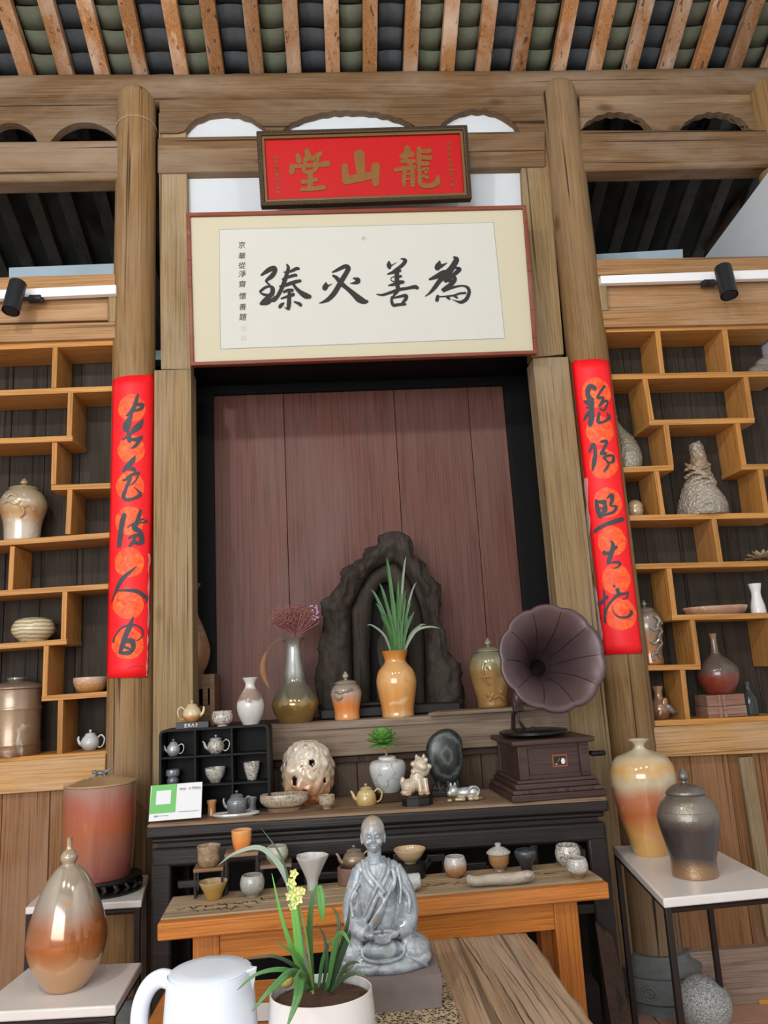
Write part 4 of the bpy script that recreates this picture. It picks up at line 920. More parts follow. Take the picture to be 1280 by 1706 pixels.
eg = ceramic('pale tan egg glaze', [(0, '#9d8363'), (.5, '#c2aa88'), (1, '#b09a7c')], .1, .2, 6, metal=.2)
q, s = vessel('egg_jar', 'small egg shaped jar with a seam on the right shelf', 'jar', 1060, 860, [(8, 0), (10, 2), (12.5, 9), (12.5, 16)], eg, Y=4.3, open_=False, parts=True)
mk('lid', MB().lathe([(0, 16.5*s)]+prof_s([(12, 16.5), (13, 17), (11.5, 24), (7, 29), (2, 31)], s)+[(0, 31*s)], n=28), eg, q)
lo = ceramic('tan lotus glaze', [(0, '#6b5a48'), (.5, '#b19a7c'), (1, '#d9cbb0')], .1, .2, 6, metal=.2)
p, s = spot_at(1271, 935, 4.3); q = thing('lotus_ornament', 'tan ceramic lotus flower at the right edge of the shelf', 'ornament', p)
mk('heart', MB().ell((0, 0, 8*s), (9*s, 9*s, 8*s)), lo, q)
for ring, (n_, r0, tilt, L) in enumerate(((7, 5, 25, 19), (9, 9, 52, 21), (10, 12, 75, 22))):
    for k in range(n_):
        a = 2*math.pi*k/n_+ring*.3
        Mx = Matrix.Rotation(a, 4, 'Z') @ Matrix.Translation((r0*s*.6, 0, 4*s)) @ Matrix.Rotation(R(tilt), 4, 'Y')
        mb = MB().ell((0, 0, L*.5*s), (1.8*s, 5*s, L*.55*s), 8, 6).warp(lambda v: v if v.z < L*.6*s else Vector((v.x+.3*(v.z-L*.6*s), v.y*(1-.6*(v.z-L*.6*s)/(L*.5*s)), v.z))).xf(Mx); mk('petal', mb, lo, q)
tr_m = ceramic('amber tray glaze with silver rim', [(0, '#8a7f78'), (.5, '#a9764a'), (1, '#b9a08a')], .05, .4, 3, '#cfc3b8', .6, bump=.8, bscale=80)
p, s = spot_at(1195, 1023, 4.3)
def wob(a, z): return 1+.03*math.sin(5*a)+.02*math.sin(11*a)
mk('oval_tray', MB().lathe([(0, 0), (44*s, 0), (50*s, 4*s), (54*s, 12*s), (53*s, 14*s), (48*s, 8*s), (42*s, 5*s), (0, 5*s)], n=48, sy=.5, fn=wob), tr_m, loc=p, label='shallow rippled oval tray of amber glaze on the right shelf', cat='tray')
wv_m = plain('smooth white porcelain', '#e3e4e4', .25, coat=.3)
vessel('white_vase', 'small plain white waisted vase at the right shelf edge', 'vase', 1265, 1023, [(11, 0), (12, 3), (11, 14), (8, 28), (7.5, 36), (9.5, 46), (10.5, 50)], wv_m, Y=4.3, t=1.5)
dg_m = ceramic('tan and pewter dragon glaze', [(0, '#a0693c'), (.3, '#ab7648'), (.6, '#8c7866'), (1, '#8b857c')], .33, .25, 5, '#7d7a75', .55, .28, .35)
q, s = vessel('lidded_jar', 'tan lidded jar with pewter dragon relief on the right shelf', 'jar', 1086, 1112, [(20, 0), (21, 4), (20, 20), (24, 50), (25, 66), (21, 82), (15, 88)], dg_m, Y=4.3, open_=False, parts=True)
lid(q, s, 88, 15, 8, dg_m, 'bud', None, 12)
pw = ceramic('pewter relief glaze', [(0, '#75706a'), (1, '#aaa59c')], .3, .3, 5, metal=.5, bump=.8)
relief(q, s, [[(6, -24, 80), (14, -23, 72), (8, -26, 62), (16, -21, 54), (8, -25, 44), (14, -20, 34), (4, -21, 22), (10, -19, 10)], [(10, -24, 60), (2, -26, 56), (-4, -26, 62)], [(8, -25, 40), (0, -24, 34), (-5, -24, 40)], [(14, -20, 74), (20, -16, 66)], [(5, -22, 20), (-4, -21, 16), (-2, -21, 6)]], 2.6, pw)
fv_m = ceramic('brown copper glaze', [(0, '#7e5a42'), (.5, '#9a765a'), (1, '#a78468')], .17, .25, 5, metal=.3)
q, s = vessel('flower_vase', 'small brown vase with an applied silver leaf, low on the right shelf', 'vase', 1102, 1199, [(11, 0), (13, 3), (17, 14), (15, 24), (8, 33), (6.5, 42), (9.5, 53)], fv_m, Y=4.3, parts=True, t=1.5)
for k, (x, z, w, h, r) in enumerate(((12, 16, 5, 10, -40), (4, 26, 5, 9, 10), (18, 12, 4, 8, -70), (-4, 12, 4, 9, 30))):
    mk('applied_leaf', MB().ell((0, 0, 0), (w*s, 2.2*s, h*s), 10, 8).xf(Matrix.Translation((x*s, -15*s if x < 15 else -10*s, z*s)) @ Matrix.Rotation(R(r), 4, 'Y')), pw if k in (0, 2) else fv_m, q)
bt_m = ceramic('oxblood and iron bottle glaze', [(0, '#6a2b20'), (.28, '#7e3a2b'), (.42, '#5d514b'), (.75, '#655a52'), (1, '#8a6a56')], .31, .1, 6, rough=.2)
p, s = spot_at(1203, 1197, 4.3)
q = thing('wooden_stand', 'pinkish wooden block stand under the long necked bottle', 'stand', p)
pkw = wood('pinkish stand wood', '#6e4a3c', '#9a7462', '#b08c78', 'x', 1.6, .6, .2, False)
for k, (z0, z1, d) in enumerate(((0, 17.5, 0), (18, 36, 1))):
    mk('stand_block', MB().box((-33+d)*s, (33-d)*s, -24*s, 24*s, z0*s, z1*s), pkw, q, bevel=.003)
    for x in (-12, -4): mk('binding_slat', MB().box((x-2.4)*s, (x+2.4)*s, -26*s, -24*s, z0*s, z1*s), pkw, q, bevel=.001)
vessel('bottle_vase', 'long necked bottle vase in oxblood and grey on the right shelf', 'vase', 1202, 1161, [(20, 0), (23, 3), (33, 24), (32, 42), (20, 56), (9, 64), (6, 72), (5, 90), (6.5, 99)], bt_m, Y=4.3, Z=p.z+36.4*s, t=1.5)
gl = N('clear dark glass'); gl.set(col='#b9c4c4', rough=.03, trans=.95, ior=1.4); gl = gl.m
vessel('glass_bottle', 'slim clear glass bottle on the right shelf bottom', 'bottle', 1253, 1197, [(11, 0), (12, 2), (12, 26), (8, 34), (4, 42), (4, 54)], gl, Y=4.3, t=1.0)
gr_m = ceramic('grey crackled ornament glaze', [(0, '#6f6c66'), (1, '#8f8b83')], .1, .3, 5, metal=.2, bump=1, bscale=80)
p, s = spot_at(1272, 620, 4.3); mb = MB()
for c, r in (((0, 0, 10), (26, 14, 12)), ((8, 0, 20), (20, 12, 14)), ((14, 0, 28), (14, 10, 12)), ((-14, 0, 5), (14, 10, 7))): mb.ell([v*s for v in c], [v*s for v in r])
sculpt('rock_ornament', mb, gr_m, loc=p, voxel=.005, smooth=3, label='grey mottled rock ornament high at the right shelf edge', cat='ornament')
# ================================================================== niche sill
SZ = zs_top
gv = ceramic('tan brown gourd glaze', [(0, '#8f7660'), (.15, '#a5714a'), (.5, '#8d6f55'), (1, '#6e5d58')], .55, .2, 5, '#9a8a7a', .6, .25, .2)
p, s = spot_at(318, 1200, 4.56, SZ)
sh_ = 83*s
q = thing('vase_stand', 'brown slotted wooden box stand behind the left jamb', 'stand', p)
hw_ = 44*s
for x in (-hw_, hw_-8*s): mk('side_board', MB().box(x, x+8*s, -.09, .09, 0, sh_), WD['walnut'], q, bevel=.002)
mk('top_board', MB().box(-hw_+8*s, hw_-8*s, -.09, .09, sh_-.012, sh_), WD['walnut'], q)
mk('front_board', MB().box(-hw_+8*s, hw_-8*s, -.09, -.075, sh_*.72, sh_-.012).box(-hw_+8*s, hw_-8*s, -.09, -.075, 0, sh_*.4), WD['walnut'], q)
for k in range(5): 
    x = -hw_+8*s+(2*hw_-16*s)*(k+.5)/5; mk('slat', MB().box(x-4*s, x+4*s, -.09, -.075, sh_*.4, sh_*.72), WD['walnut'], q)
q, s = vessel('gourd_vase', 'tall tan waisted vase with a small lug, half hidden by the left jamb', 'vase', 318, 1122, [(21, 0), (22, 4), (28, 16), (32, 34), (31, 48), (24, 72), (13, 100), (9, 122), (10, 136), (18, 152)], gv, Y=4.56, Z=SZ+sh_+.001, parts=True)
mk('lug', MB().tube([(v[0]*s, v[1]*s, v[2]*s) for v in ((8, -30, 40), (8, -37, 38), (8, -37, 30), (8, -31, 26))], 4*s, 8), gv, q)
wv2 = ceramic('white bottle glaze with brown drips', [(0, '#b9b9b3'), (.44, '#c9cac6'), (.5, '#8d7568'), (.66, '#a08a7e'), (.72, '#cfcfca'), (1, '#d0d0cb')], .24, .16, 9, None, .585, .25)
p, s = spot_at(488, 1203, 4.27, SZ)
lv = ceramic('olive and silver lustre glaze', [(0, '#9a7b47'), (.2, '#a07f49'), (.33, '#7e7a68'), (.5, '#88867a'), (.58, '#a9aaa6'), (.85, '#b9bab8'), (1, '#8b857a')], .44, .05, 6, None, .6, .16, .45)
vessel('lustre_vase', 'tall olive vase with a silver trumpet neck holding dried flowers', 'vase', 493, 1203, [(26, 0), (28, 3), (38, 22), (39, 34), (30, 52), (20, 66), (15, 90), (11.5, 115), (12, 128), (20, 139)], lv, Y=4.301, Z=SZ, t=1.5)
p, s = spot_at(493, 1066, 4.301); q = thing('dried_flowers', 'bouquet of dried dusky pink flowers in the silver necked vase', 'flowers', (p.x, p.y, p.z))
pk = plain('dusty pink dried stem', '#94605c', .8, var=.4, vscale=80); pk2 = plain('pale lilac floret', '#b9a2c4', .8); stm = plain('dry straw stem', '#7a6a4a', .8)
rg = random.Random(11); mb = MB(); mf = MB()
for k in range(230):
    a = rg.uniform(0, 2*math.pi); e = rg.uniform(.0, 1)**.5; L = rg.uniform(34, 62); bx_ = math.cos(a)*e*45; by_ = math.sin(a)*e*30; hz = L*(1-.3*e*e)
    pts = cr([(0, 0, -12), (bx_*.25, by_*.25, hz*.35), (bx_*.7, by_*.7, hz*.75), (bx_, by_, hz)], 3); mb.tube([(x*s, y*s, z*s) for x, y, z in pts], .6*s, 3)
    for j in range(7):
        t0 = pts[rg.randint(4, len(pts)-1)]; d = Vector((rg.uniform(-1, 1), rg.uniform(-1, 1), rg.uniform(-.1, 1)))*rg.uniform(3, 8); e2 = Vector(t0)+d
        mb.tube([Vector(t0)*s, e2*s], .3*s, 3); mf.ell(e2*s, 1.05*s, 5, 4)
setp(mk('flower_stems', mb, pk, q, smooth=False), kind='stuff'); setp(mk('florets', mf, pk, q), kind='stuff')
ml = MB()
for k in range(24): ml.ell(Vector((34+rg.uniform(-7, 7), -18+rg.uniform(-6, 6), 42+rg.uniform(-12, 12)))*s, 1.7*s, 6, 4)
setp(mk('lilac_florets', ml, pk2, q), kind='stuff')
mk('stem', MB().tube([(x*s, y*s, z*s) for x, y, z in cr([(-4, -8, -4), (-22, -14, 2), (-40, -18, -8), (-48, -20, -22)], 5)], .8*s, 5), stm, q)
def blade(pts, w, cup=.15, seg=4, up=None, prof=None):
    """leaf blade along pts with a gentle fold; widths taper to the tip"""
    pts = [Vector(p) for p in cr(pts, seg)]; n = len(pts); mb = MB(); v = []; f = []
    for i, p in enumerate(pts):
        t = (pts[min(i+1, n-1)]-pts[max(i-1, 0)]).normalized(); side = t.cross(up or Vector((0, -1, .2)))
        if side.length < .05: side = Vector((1, 0, 0))
        side.normalize(); nrm = side.cross(t)
        u = i/(n-1); ww = w*(prof(u) if prof else min(1, .45+u*2.2)*max(.03, (1-u**2.6)))
        v += [p-side*ww, p-nrm*ww*cup, p+side*ww]
    for i in range(n-1): f += [(i*3, i*3+1, i*3+4, i*3+3), (i*3+1, i*3+2, i*3+5, i*3+4)]
    return mb.add(v, f)
dl = plain('dry brown leaf', '#8a5c34', .6, var=.2)
o = mk('dry_leaf', blade([Vector(v)*s for v in ((-48, -20, -18), (-54, -21, -38), (-52, -21, -58), (-42, -21, -80))], 4.5*s, .3, 5, None, lambda u: max(.05, math.sin(math.pi*min(1, u*.95+.05)))), dl, q)
o.modifiers.new('thickness', 'SOLIDIFY').thickness = .001
om = ceramic('orange shino glaze', [(0, '#d99a5e'), (.35, '#d8803f'), (.6, '#b79a85'), (.75, '#8f8478'), (1, '#9a8f80')], .22, .14, 5, '#cfc2b4', .64, .2)
q, s = vessel('lidded_jar', 'small orange lidded jar with grey shoulders on the niche sill', 'jar', 579, 1200, [(20, 0), (21, 3), (21, 14), (25, 34), (26, 44), (22, 54), (17, 58)], om, Y=4.28, Z=SZ, open_=False, parts=True)
lid(q, s, 58, 18, 7, om, 'bud', None, 14)
relief(q, s, [[(-18, -19, 46), (-8, -26, 44), (2, -27, 47), (12, -24, 50)], [(-20, -17, 40), (-14, -22, 34), (-6, -25, 38)]], 2.2, pw)
yv = ceramic('glossy honey orange glaze', [(0, '#cf9d63'), (.25, '#d6924a'), (.5, '#d9a362'), (.75, '#d3a469'), (.86, '#c98a45'), (1, '#b9742f')], .35, .12, 5, '#e0b583', .6, .12, 0, .8)
vessel('honey_vase', 'glossy honey orange vase holding a green grass plant', 'vase', 664, 1195, [(26, 0), (27, 3), (27, 12), (32, 40), (34, 58), (30, 75), (21, 86), (18, 92), (20, 100), (23, 108)], yv, Y=4.26, Z=SZ, t=1.8)
gpm = plain('deep green leaf', '#3d6b34', .45, var=.35, vscale=30); gpl = plain('pale grey green leaf', '#7d8f78', .5, var=.2)
p, s = spot_at(664, 1094, 4.261); q = thing('grass_plant', 'green arching grass plant growing from the honey vase', 'plant', p)
tips = [(-40, 115, 4), (-26, 123, 4), (-12, 165, 4.5), (22, 165, 3), (38, 122, 2.5), (-50, 66, 2.5), (50, 62, 3), (-20, 100, 4), (-6, 110, 4), (8, 105, 4.5), (18, 95, 4), (26, 88, 4), (-14, 80, 4.5), (0, 92, 5), (12, 82, 5), (30, 70, 4), (-26, 72, 4), (20, 110, 3.5), (-34, 90, 3), (6, 125, 3.5)]
for k, (tx, tz, w) in enumerate(tips):
    b0 = (tx*.16, rg.uniform(-7, 7), -10); bend = .35; ty = rg.uniform(-26, 8)
    pts = [b0, (tx*.4, ty*.4-2, tz*.5), (tx*.8, ty*.8, tz*.9 if abs(tx) < 45 else tz*.8), (tx, ty, tz if abs(tx) < 45 else tz*.82)]
    mk('leaf', blade([Vector(v)*s for v in pts], w*s*.8, .3), gpl if k in (3, 4, 6, 5) else gpm, q)
mk('leaf', blade([Vector(v)*s for v in ((5, -4, 0), (28, -8, 38), (52, -12, 46), (72, -14, 42))], 2.6*s, .3), gpl, q)
for k in range(14):
    a = k*2.4; mk('leaf', blade([Vector(v)*s for v in ((math.cos(a)*6, math.sin(a)*6, -8), (math.cos(a)*12, math.sin(a)*12, 34), (math.cos(a)*(18+k), math.sin(a)*16, 58+k*1.2))], 3.6*s, .3), gpm, q)
bj = ceramic('gold brown glaze', [(0, '#9c7440'), (.3, '#a9854f'), (.55, '#9d7b47'), (.8, '#8e8a6b'), (1, '#8b8a75')], .33, .2, 5, '#c9a878', .64, .22, .2)
q, s = vessel('lidded_jar', 'golden brown lidded jar with figure relief behind the gramophone horn', 'jar', 822, 1183, [(24, 0), (25, 3), (26, 16), (34, 52), (35, 66), (30, 82), (20, 90)], bj, Y=4.301, Z=SZ+.019, open_=False, parts=True)
lid(q, s, 90, 20, 9, bj, 'bud', None, 15)
relief(q, s, [[(-14, -32, 74), (-18, -32, 62), (-16, -30, 48), (-10, -29, 38), (-4, -29, 44), (-6, -32, 58), (-12, -33, 66)], [(-14, -26, 22), (-4, -26, 16), (8, -26, 18), (16, -22, 12)], [(-10, -26, 12), (2, -25, 26), (12, -25, 24)], [(-20, -30, 50), (-4, -32, 50)]], 2.6, bj)

# ---- carved root shrine
rt = wood('charcoal brown carved root', '#1d1714', '#383029', '#574b41', 'z', 1.6, .75, .6, False)
p, s = spot_at(645, 1190, 4.52, SZ); q = thing('root_shrine', 'dark carved root grotto with a pointed arch opening in the niche', 'sculpture', p)
out_px = [(530, 1190), (527, 1130), (530, 1080), (538, 1030), (536, 1005), (550, 985), (566, 970), (575, 945), (590, 935), (604, 930), (610, 912), (628, 906), (634, 892), (650, 886), (660, 884), (672, 888), (682, 893), (686, 905), (690, 925), (703, 935), (720, 960), (733, 975), (735, 1000), (732, 1030), (742, 1050), (748, 1090), (765, 1105), (772, 1150), (775, 1190)]
inn_px = [(592, 1190), (588, 1140), (586, 1090), (585, 1040), (584, 1015), (590, 1000), (598, 985), (606, 970), (614, 958), (620, 950), (628, 945), (636, 940), (645, 937), (650, 936), (655, 935), (660, 935), (666, 940), (672, 948), (678, 955), (685, 966), (690, 978), (695, 990), (700, 1003), (704, 1018), (707, 1035), (710, 1070), (711, 1110), (711, 1150), (711, 1190)]
k_ = 1.03
def rel(pp): v_ = P(pp[0], pp[1], 4.47)-Vector((p.x, 0, SZ)); return (v_.x, max(0, v_.z))
def dens(L, n):
    d = [0]
    for a, b in zip(L, L[1:]): d.append(d[-1]+math.hypot(b[0]-a[0], b[1]-a[1]))
    o = []; j = 0
    for i in range(n+1):
        t = d[-1]*i/n
        while j < len(d)-2 and d[j+1] < t: j += 1
        u = (t-d[j])/max(1e-9, d[j+1]-d[j]); o.append((L[j][0]+(L[j+1][0]-L[j][0])*u, L[j][1]+(L[j+1][1]-L[j][1])*u))
    return o
def arch(outer, inner, y0, y1, n, rough, seed, lay=5):
    O, I = dens([rel(a) for a in outer], n), dens([rel(a) for a in inner], n); v = []; f = []
    for i in range(n+1):
        for k in range(lay+1):
            t = k/lay; x = O[i][0]+(I[i][0]-O[i][0])*t; z = O[i][1]+(I[i][1]-O[i][1])*t
            d = noise.noise(Vector((x*22+seed, z*9, t*3)))+.6*noise.noise(Vector((x*60, z*34, seed)))
            yy = y0+(y1-y0)*(abs(t-.45)*1.4)**2*.55+d*rough; v.append((x+(d*rough*.7 if k == 0 else 0), yy, z))
        v.append((O[i][0], y1, O[i][1])); v.append((I[i][0], y1, I[i][1]))
    c = lay+3
    for i in range(n):
        for k in range(lay): f.append((i*c+k, i*c+k+1, (i+1)*c+k+1, (i+1)*c+k))
        f += [(i*c, (i+1)*c, (i+1)*c+lay+1, i*c+lay+1), (i*c+lay, i*c+lay+2, (i+1)*c+lay+2, (i+1)*c+lay), (i*c+lay+1, (i+1)*c+lay+1, (i+1)*c+lay+2, i*c+lay+2)]
    return MB().add(v, f)
mk('outer_root', arch(out_px, inn_px, -.10, .13, 150, .034, 3, 12), rt, q, ang=180)
in2 = [(618, 1190), (618, 1130), (616, 1090), (618, 1050), (620, 1020), (622, 1000), (628, 985), (634, 972), (640, 967), (645, 966), (650, 968), (656, 978), (664, 992), (672, 1004), (678, 1025), (682, 1060), (684, 1100), (686, 1150), (688, 1190)]
gs = [((x-648)*.985+648, 938+(y-938)*1.0) for x, y in inn_px]
mk('inner_arch', arch(gs, in2, -.02, .10, 80, .006, 9, 4), rt, q, ang=180)
mk('back_slab', arch(gs, [(648, 1190)]*3, .085, .12, 60, .004, 5, 3), plain('black hollow wood', '#0e0b0a', .9), q, ang=180)
mk('carved_figure', arch([(632, 1190), (628, 1150), (634, 1110), (628, 1080), (640, 1040), (650, 1010), (660, 1040), (668, 1080), (662, 1110), (672, 1150), (668, 1190)], [(650, 1190)]*3, .0, .08, 50, .01, 2, 4), rt, q, ang=180)
mk('plinth', MB().box(-.37, .40, -.155, .15, 0, .055).box(-.3, .16, -.13, .14, .055, .08), plain('black plinth wood', '#15110f', .6, var=.3), q, bevel=.01)

# ================================================================== on the altar
p, s = spot_at(358, 1352, 3.86, AZ)
cw, ch_, cd = 93*s, (P(358, 1211, 3.86).z-AZ), .13
q = thing('display_cabinet', 'black open cabinet of nine cells at the left of the altar', 'cabinet', p, R(-2)); CABP = p; CABS = s
cbm = plain('matt black cabinet board', '#171514', .6, var=.25, vscale=30, spec=.25); tck = .011
mk('case', MB().ringp([(-cw, 0), (cw, 0), (cw, ch_-.025), (cw-.007, ch_-.007), (cw-.025, ch_), (-cw+.025, ch_), (-cw+.007, ch_-.007), (-cw, ch_-.025)],
   [(-cw+tck, tck), (cw-tck, tck), (cw-tck, ch_-.03), (cw-tck-.004, ch_-tck-.005), (cw-.03, ch_-tck), (-cw+.03, ch_-tck), (-cw+tck+.004, ch_-tck-.005), (-cw+tck, ch_-.03)], 0, cd), cbm, q)
mk('back_board', MB().box(-cw+.004, cw-.004, cd-.008, cd, .004, ch_-.006), M['black'], q)
zf = [tck, ch_*.34, ch_*.675]
for z in zf[1:]: mk('shelf', MB().box(-cw+tck, cw-tck, .003, cd-.008, z-.007, z), cbm, q)
for k, x in enumerate((-cw*.35, cw*.32)): mk('divider', MB().box(x-.0035, x+.0035, .003, cd-.008, tck, ch_-tck), cbm, q)
def incab(bx, row):
    pp = P(bx, 1290, 3.93); return dict(Y=3.925, Z=AZ+zf[2-row]+.0008)
slv = ceramic('silver white glaze', [(0, '#8d8f92'), (.5, '#b9bbbd'), (1, '#8d8f92')], .09, .3, 5, '#dfe2e6', .62, .2, .3)
crk_m = ceramic('white glaze with brown crackle', [(0, '#b6b3aa'), (1, '#d3d1c8')], .12, .2, 6, vein=('#6e5640', 5, .13))
gy = ceramic('dark grey glaze', [(0, '#5c5e62'), (.6, '#7a7d82'), (1, '#6b6e73')], .1, .3, 5, '#a9acb0', .62, .25, .2)
teapot('small silver white teapot in the top left cell of the black cabinet', 289, 1259, 11, 20, slv, d=-1, hs=.95, **incab(289, 0))
teapot('patterned silver teapot in the top middle cell of the black cabinet', 360, 1254, 14.5, 22, crk_m, d=-1, lid_r=.7, **incab(360, 0))
vessel('stacked_cup', 'grey waisted cup in the middle left cell of the black cabinet', 'cup', 288, 1306, [(7, 0), (9.5, 3), (9.5, 9), (7.5, 12), (11, 15), (11.5, 20), (11, 24)], gy, t=1.3, **incab(288, 1))
fb = ceramic('white glaze with painted flowers', [(0, '#b9b5a9'), (1, '#d5d0cc')], .08, .2, 5, '#6f87a6', .53, .25, vein=('#7d7f4a', 3.2, .12))
vessel('tea_bowl', 'white bowl with painted blue flower in the centre cell', 'bowl', 359, 1302, [(8, 0), (9, 2), (15, 11), (17.5, 23)], fb, t=1.2, **incab(359, 1))
vessel('tea_cup', 'tapered white and brown cup in the middle right cell', 'cup', 420, 1297, [(7, 0), (8, 2), (12, 15), (14.5, 28)], crk_m, t=1.3, **incab(420, 1))
og = ceramic('orange brown glaze', [(0, '#7a4a24'), (.5, '#a9703c'), (1, '#b98d60')], .08, .3, 5, '#d9b78a', .62)
p2 = spot_at(352, 1351, 3.83, AZ)
vessel('waisted_cup', 'small orange brown waisted cup in front of the black cabinet', 'cup', 353, 1351, [(7.5, 0), (8, 2), (7, 9), (6.5, 17), (8.5, 25)], og, Y=3.80, Z=AZ, t=1.2)
vessel('waisted_cup', 'dark grey flared cup behind the grey teapot', 'cup', 419, 1345, [(8, 0), (9, 3), (7.5, 12), (10, 24)], gy, Y=3.83, Z=AZ, t=1.2)
trm = ceramic('white porcelain tray glaze', [(0, '#9a958c'), (1, '#d8d2c9')], .03, .3, 3, '#a98d78', .66)
p, s = spot_at(392, 1360, None, AZ); zt_ = 4*s
mk('twig_tray', MB().lathe([(0, 0), (34*s, 0), (39*s, 3*s), (38*s, 6*s), (34*s, 4*s), (0, 4*s)], n=40, sy=.42, fn=lambda a, z: 1+.04*math.sin(3*a+1)+.02*math.sin(8*a)), trm, loc=p, label='white wavy edged tray under the grey teapot', cat='tray')
TRAY = p
q, s2 = teapot('grey faceted teapot on the white wavy tray', 395, 1354, 16.5, 27, gy, Y=p.y, Z=AZ+zt_+.0005, d=-1, lid_r=.6, prof=[(.85, 0), (.9, .02), (1.0, .55), (.92, .8), (.62, .98), (.58, 1)], sp=.85)
# label block with teapot, on the cabinet
ctz = AZ+ch_
p, s = spot_at(322, 1210, 3.88, ctz); q = thing('label_block', 'small black label block with white characters on the cabinet', 'label block', (p.x, p.y, ctz), R(-2))
mk('block', MB().box(-27*s, 27*s, -.022, .03, 0, 10*s), plain('black label block', '#17181a', .4), q, bevel=.001)
mb = MB(); wl_ = plain('white lettering', '#e8e8e6', .6)
for k, x in enumerate((-13, -7, -1, 5)):
    for (x0, z0, x1, z1) in (((0, 7, 4, 7.3), (2, 8, 2, 3), (.3, 4.8, 3.8, 5), (.5, 3, 3.8, 3)), ((.2, 7.4, 3.8, 7.4), (1, 7, .4, 3), (3, 7, 3.6, 3), (1, 5.2, 3, 5.2)), ((1.8, 7.5, .2, 3), (2.4, 7.5, 4, 3)), ((.2, 6.6, 4, 6.6), (2.2, 8, 2.2, 3), (2.2, 3, 1.4, 3.4)))[k]:
        ribbon(mb, [(x+x0, z0-.5, .75), (x+x1, z1-.5, .75)], lambda a, b: (a*s, -.0226, b*s), 1)
mk('lettering', mb, wl_, q, smooth=False)
tpm = ceramic('cream and amber glaze', [(0, '#a8713c'), (.25, '#b98a55'), (.4, '#cdbb97'), (1, '#c2b28f')], .09, .2, 4, '#d6cbb0', .62)
teapot('cream and amber teapot on the black label block', 320, 1200, 15, 25, tpm, Y=3.885, Z=ctz+10*s+.0008, d=1, sp=.85)
vessel('tea_bowl', 'grey crackled round bowl on the black cabinet', 'bowl', 371, 1209, [(9, 0), (9, 2), (15, 6), (17.5, 15), (15.5, 24)], crk_m, Y=3.88, Z=ctz+.0005, t=1.6)
vessel('bottle_vase', 'small white bottle vase with brown drips on the black cabinet', 'vase', 418, 1204, [(13, 0), (14, 2), (21, 18), (22.5, 34), (17, 48), (9, 60), (8, 67), (13, 76)], wv2, Y=3.89, Z=ctz+.0005, t=1.5)
# payment card
sh = Sheet((253, 1309), (338.5, 1302), (334, 1362), (246, 1369), 3.76, 3.71)
q = thing('payment_card', 'green and white payment card leaning on the black cabinet', 'card'); q.matrix_world = sh.mat()
wp = plain('white acrylic card', '#dcdde0', .3); gp = plain('green print', '#5fb455', .35); gt = plain('grey print', '#8d9096', .5)
mk('card', MB().box(-sh.w/2, sh.w/2, 0, .005, -sh.h/2, sh.h/2), wp, q, bevel=.001)
def lq(name, px, off, mat):
    v = [sh.loc(*c, off) for c in px]; return mk(name, MB().add([tuple(a) for a in v], [(0, 1, 2, 3)]), mat, q, smooth=False)
lq('green_field', [(253, 1309), (295.5, 1305.5), (292, 1353), (248.6, 1356.5)], .0008, gp)
lq('white_square', [(261, 1318), (285.5, 1316), (284, 1339), (259.5, 1341)], .0014, wp)
mb = MB()
for (x0, x1, y, w) in ((300, 310, 1314.5, 4), (315.5, 318.5, 1313.5, 3.5), (321, 334, 1312.5, 4.5)):
    x = x0
    while x < x1:
        ribbon(mb, [(x, y-w/2, .7), (x, y+w/2, .7)], lambda a, b: sh.loc(a, b, .0016), 1); ribbon(mb, [(x-.8, y-w*.2, .6), (x+1.3, y-w*.25, .6)], lambda a, b: sh.loc(a, b, .0016), 1); x += 1.8
for x0, x1, y in ((297, 331, 1352.3), (264, 280, 1359.5)): 
    ribbon(mb, [(x0, y, 1.1), (x1, y-(x1-x0)*.06, 1.1)], lambda a, b: sh.loc(a, b, .0016), 1)
ribbon(mb, [(258, 1360.2, 3), (261.5, 1360, 3)], lambda a, b: sh.loc(a, b, .0016), 1)
mk('lettering', mb, gt, q, smooth=False)
# pierced globe
pgm = ceramic('knobbly cream and rust glaze', [(0, '#a86a42'), (.3, '#c08a62'), (.6, '#c9b49a'), (1, '#d6cdba')], .22, .25, 6, '#a8623a', .6, .25, .05, .5)
p, s = spot_at(514, 1337, None, AZ); n_, m_ = 84, 54
holes = [(-2.05, .42, .17), (-1.3, .63, .16), (-1.62, .26, .16), (-2.7, .6, .13), (-.75, .4, .1), (.4, .5, .2), (1.5, .6, .2), (2.5, .5, .2)]
v = []; f = []
for j in range(m_+1):
    t = j/m_; z = 47-50*math.cos(math.pi*(.12+.8*t))/math.cos(math.pi*.12)*1.0; ang_ = math.pi*(.12+.8*t); r0 = 43*math.sin(ang_)**.85
    for i in range(n_):
        a = 2*math.pi*i/n_; d = noise.noise(Vector((math.cos(a)*2.4, math.sin(a)*2.4, t*4.6)))+.6*noise.noise(Vector((math.cos(a)*6, math.sin(a)*6, t*12)))
        d = abs(d)*8-2; v.append(((r0+d)*math.cos(a)*s, (r0+d)*math.sin(a)*s, max(0, z)*s))
for j in range(m_):
    for i in range(n_):
        a = 2*math.pi*(i+.5)/n_; a = a-2*math.pi if a > math.pi else a; t = (j+.5)/m_
        if any(((a-h[0])/1.0)**2+((t-h[1])*2.1)**2 < (h[2]*.72)**2 for h in holes): continue
        f.append((j*n_+i, j*n_+(i+1) % n_, (j+1)*n_+(i+1) % n_, (j+1)*n_+i))
f.append(tuple(range(n_-1, -1, -1)))
o = mk('pierced_globe', MB().add(v, f), pgm, loc=p, label='round knobbly pierced globe vase in cream and rust', cat='vase', ang=180); so = o.modifiers.new('thickness', 'SOLIDIFY'); so.thickness = .006
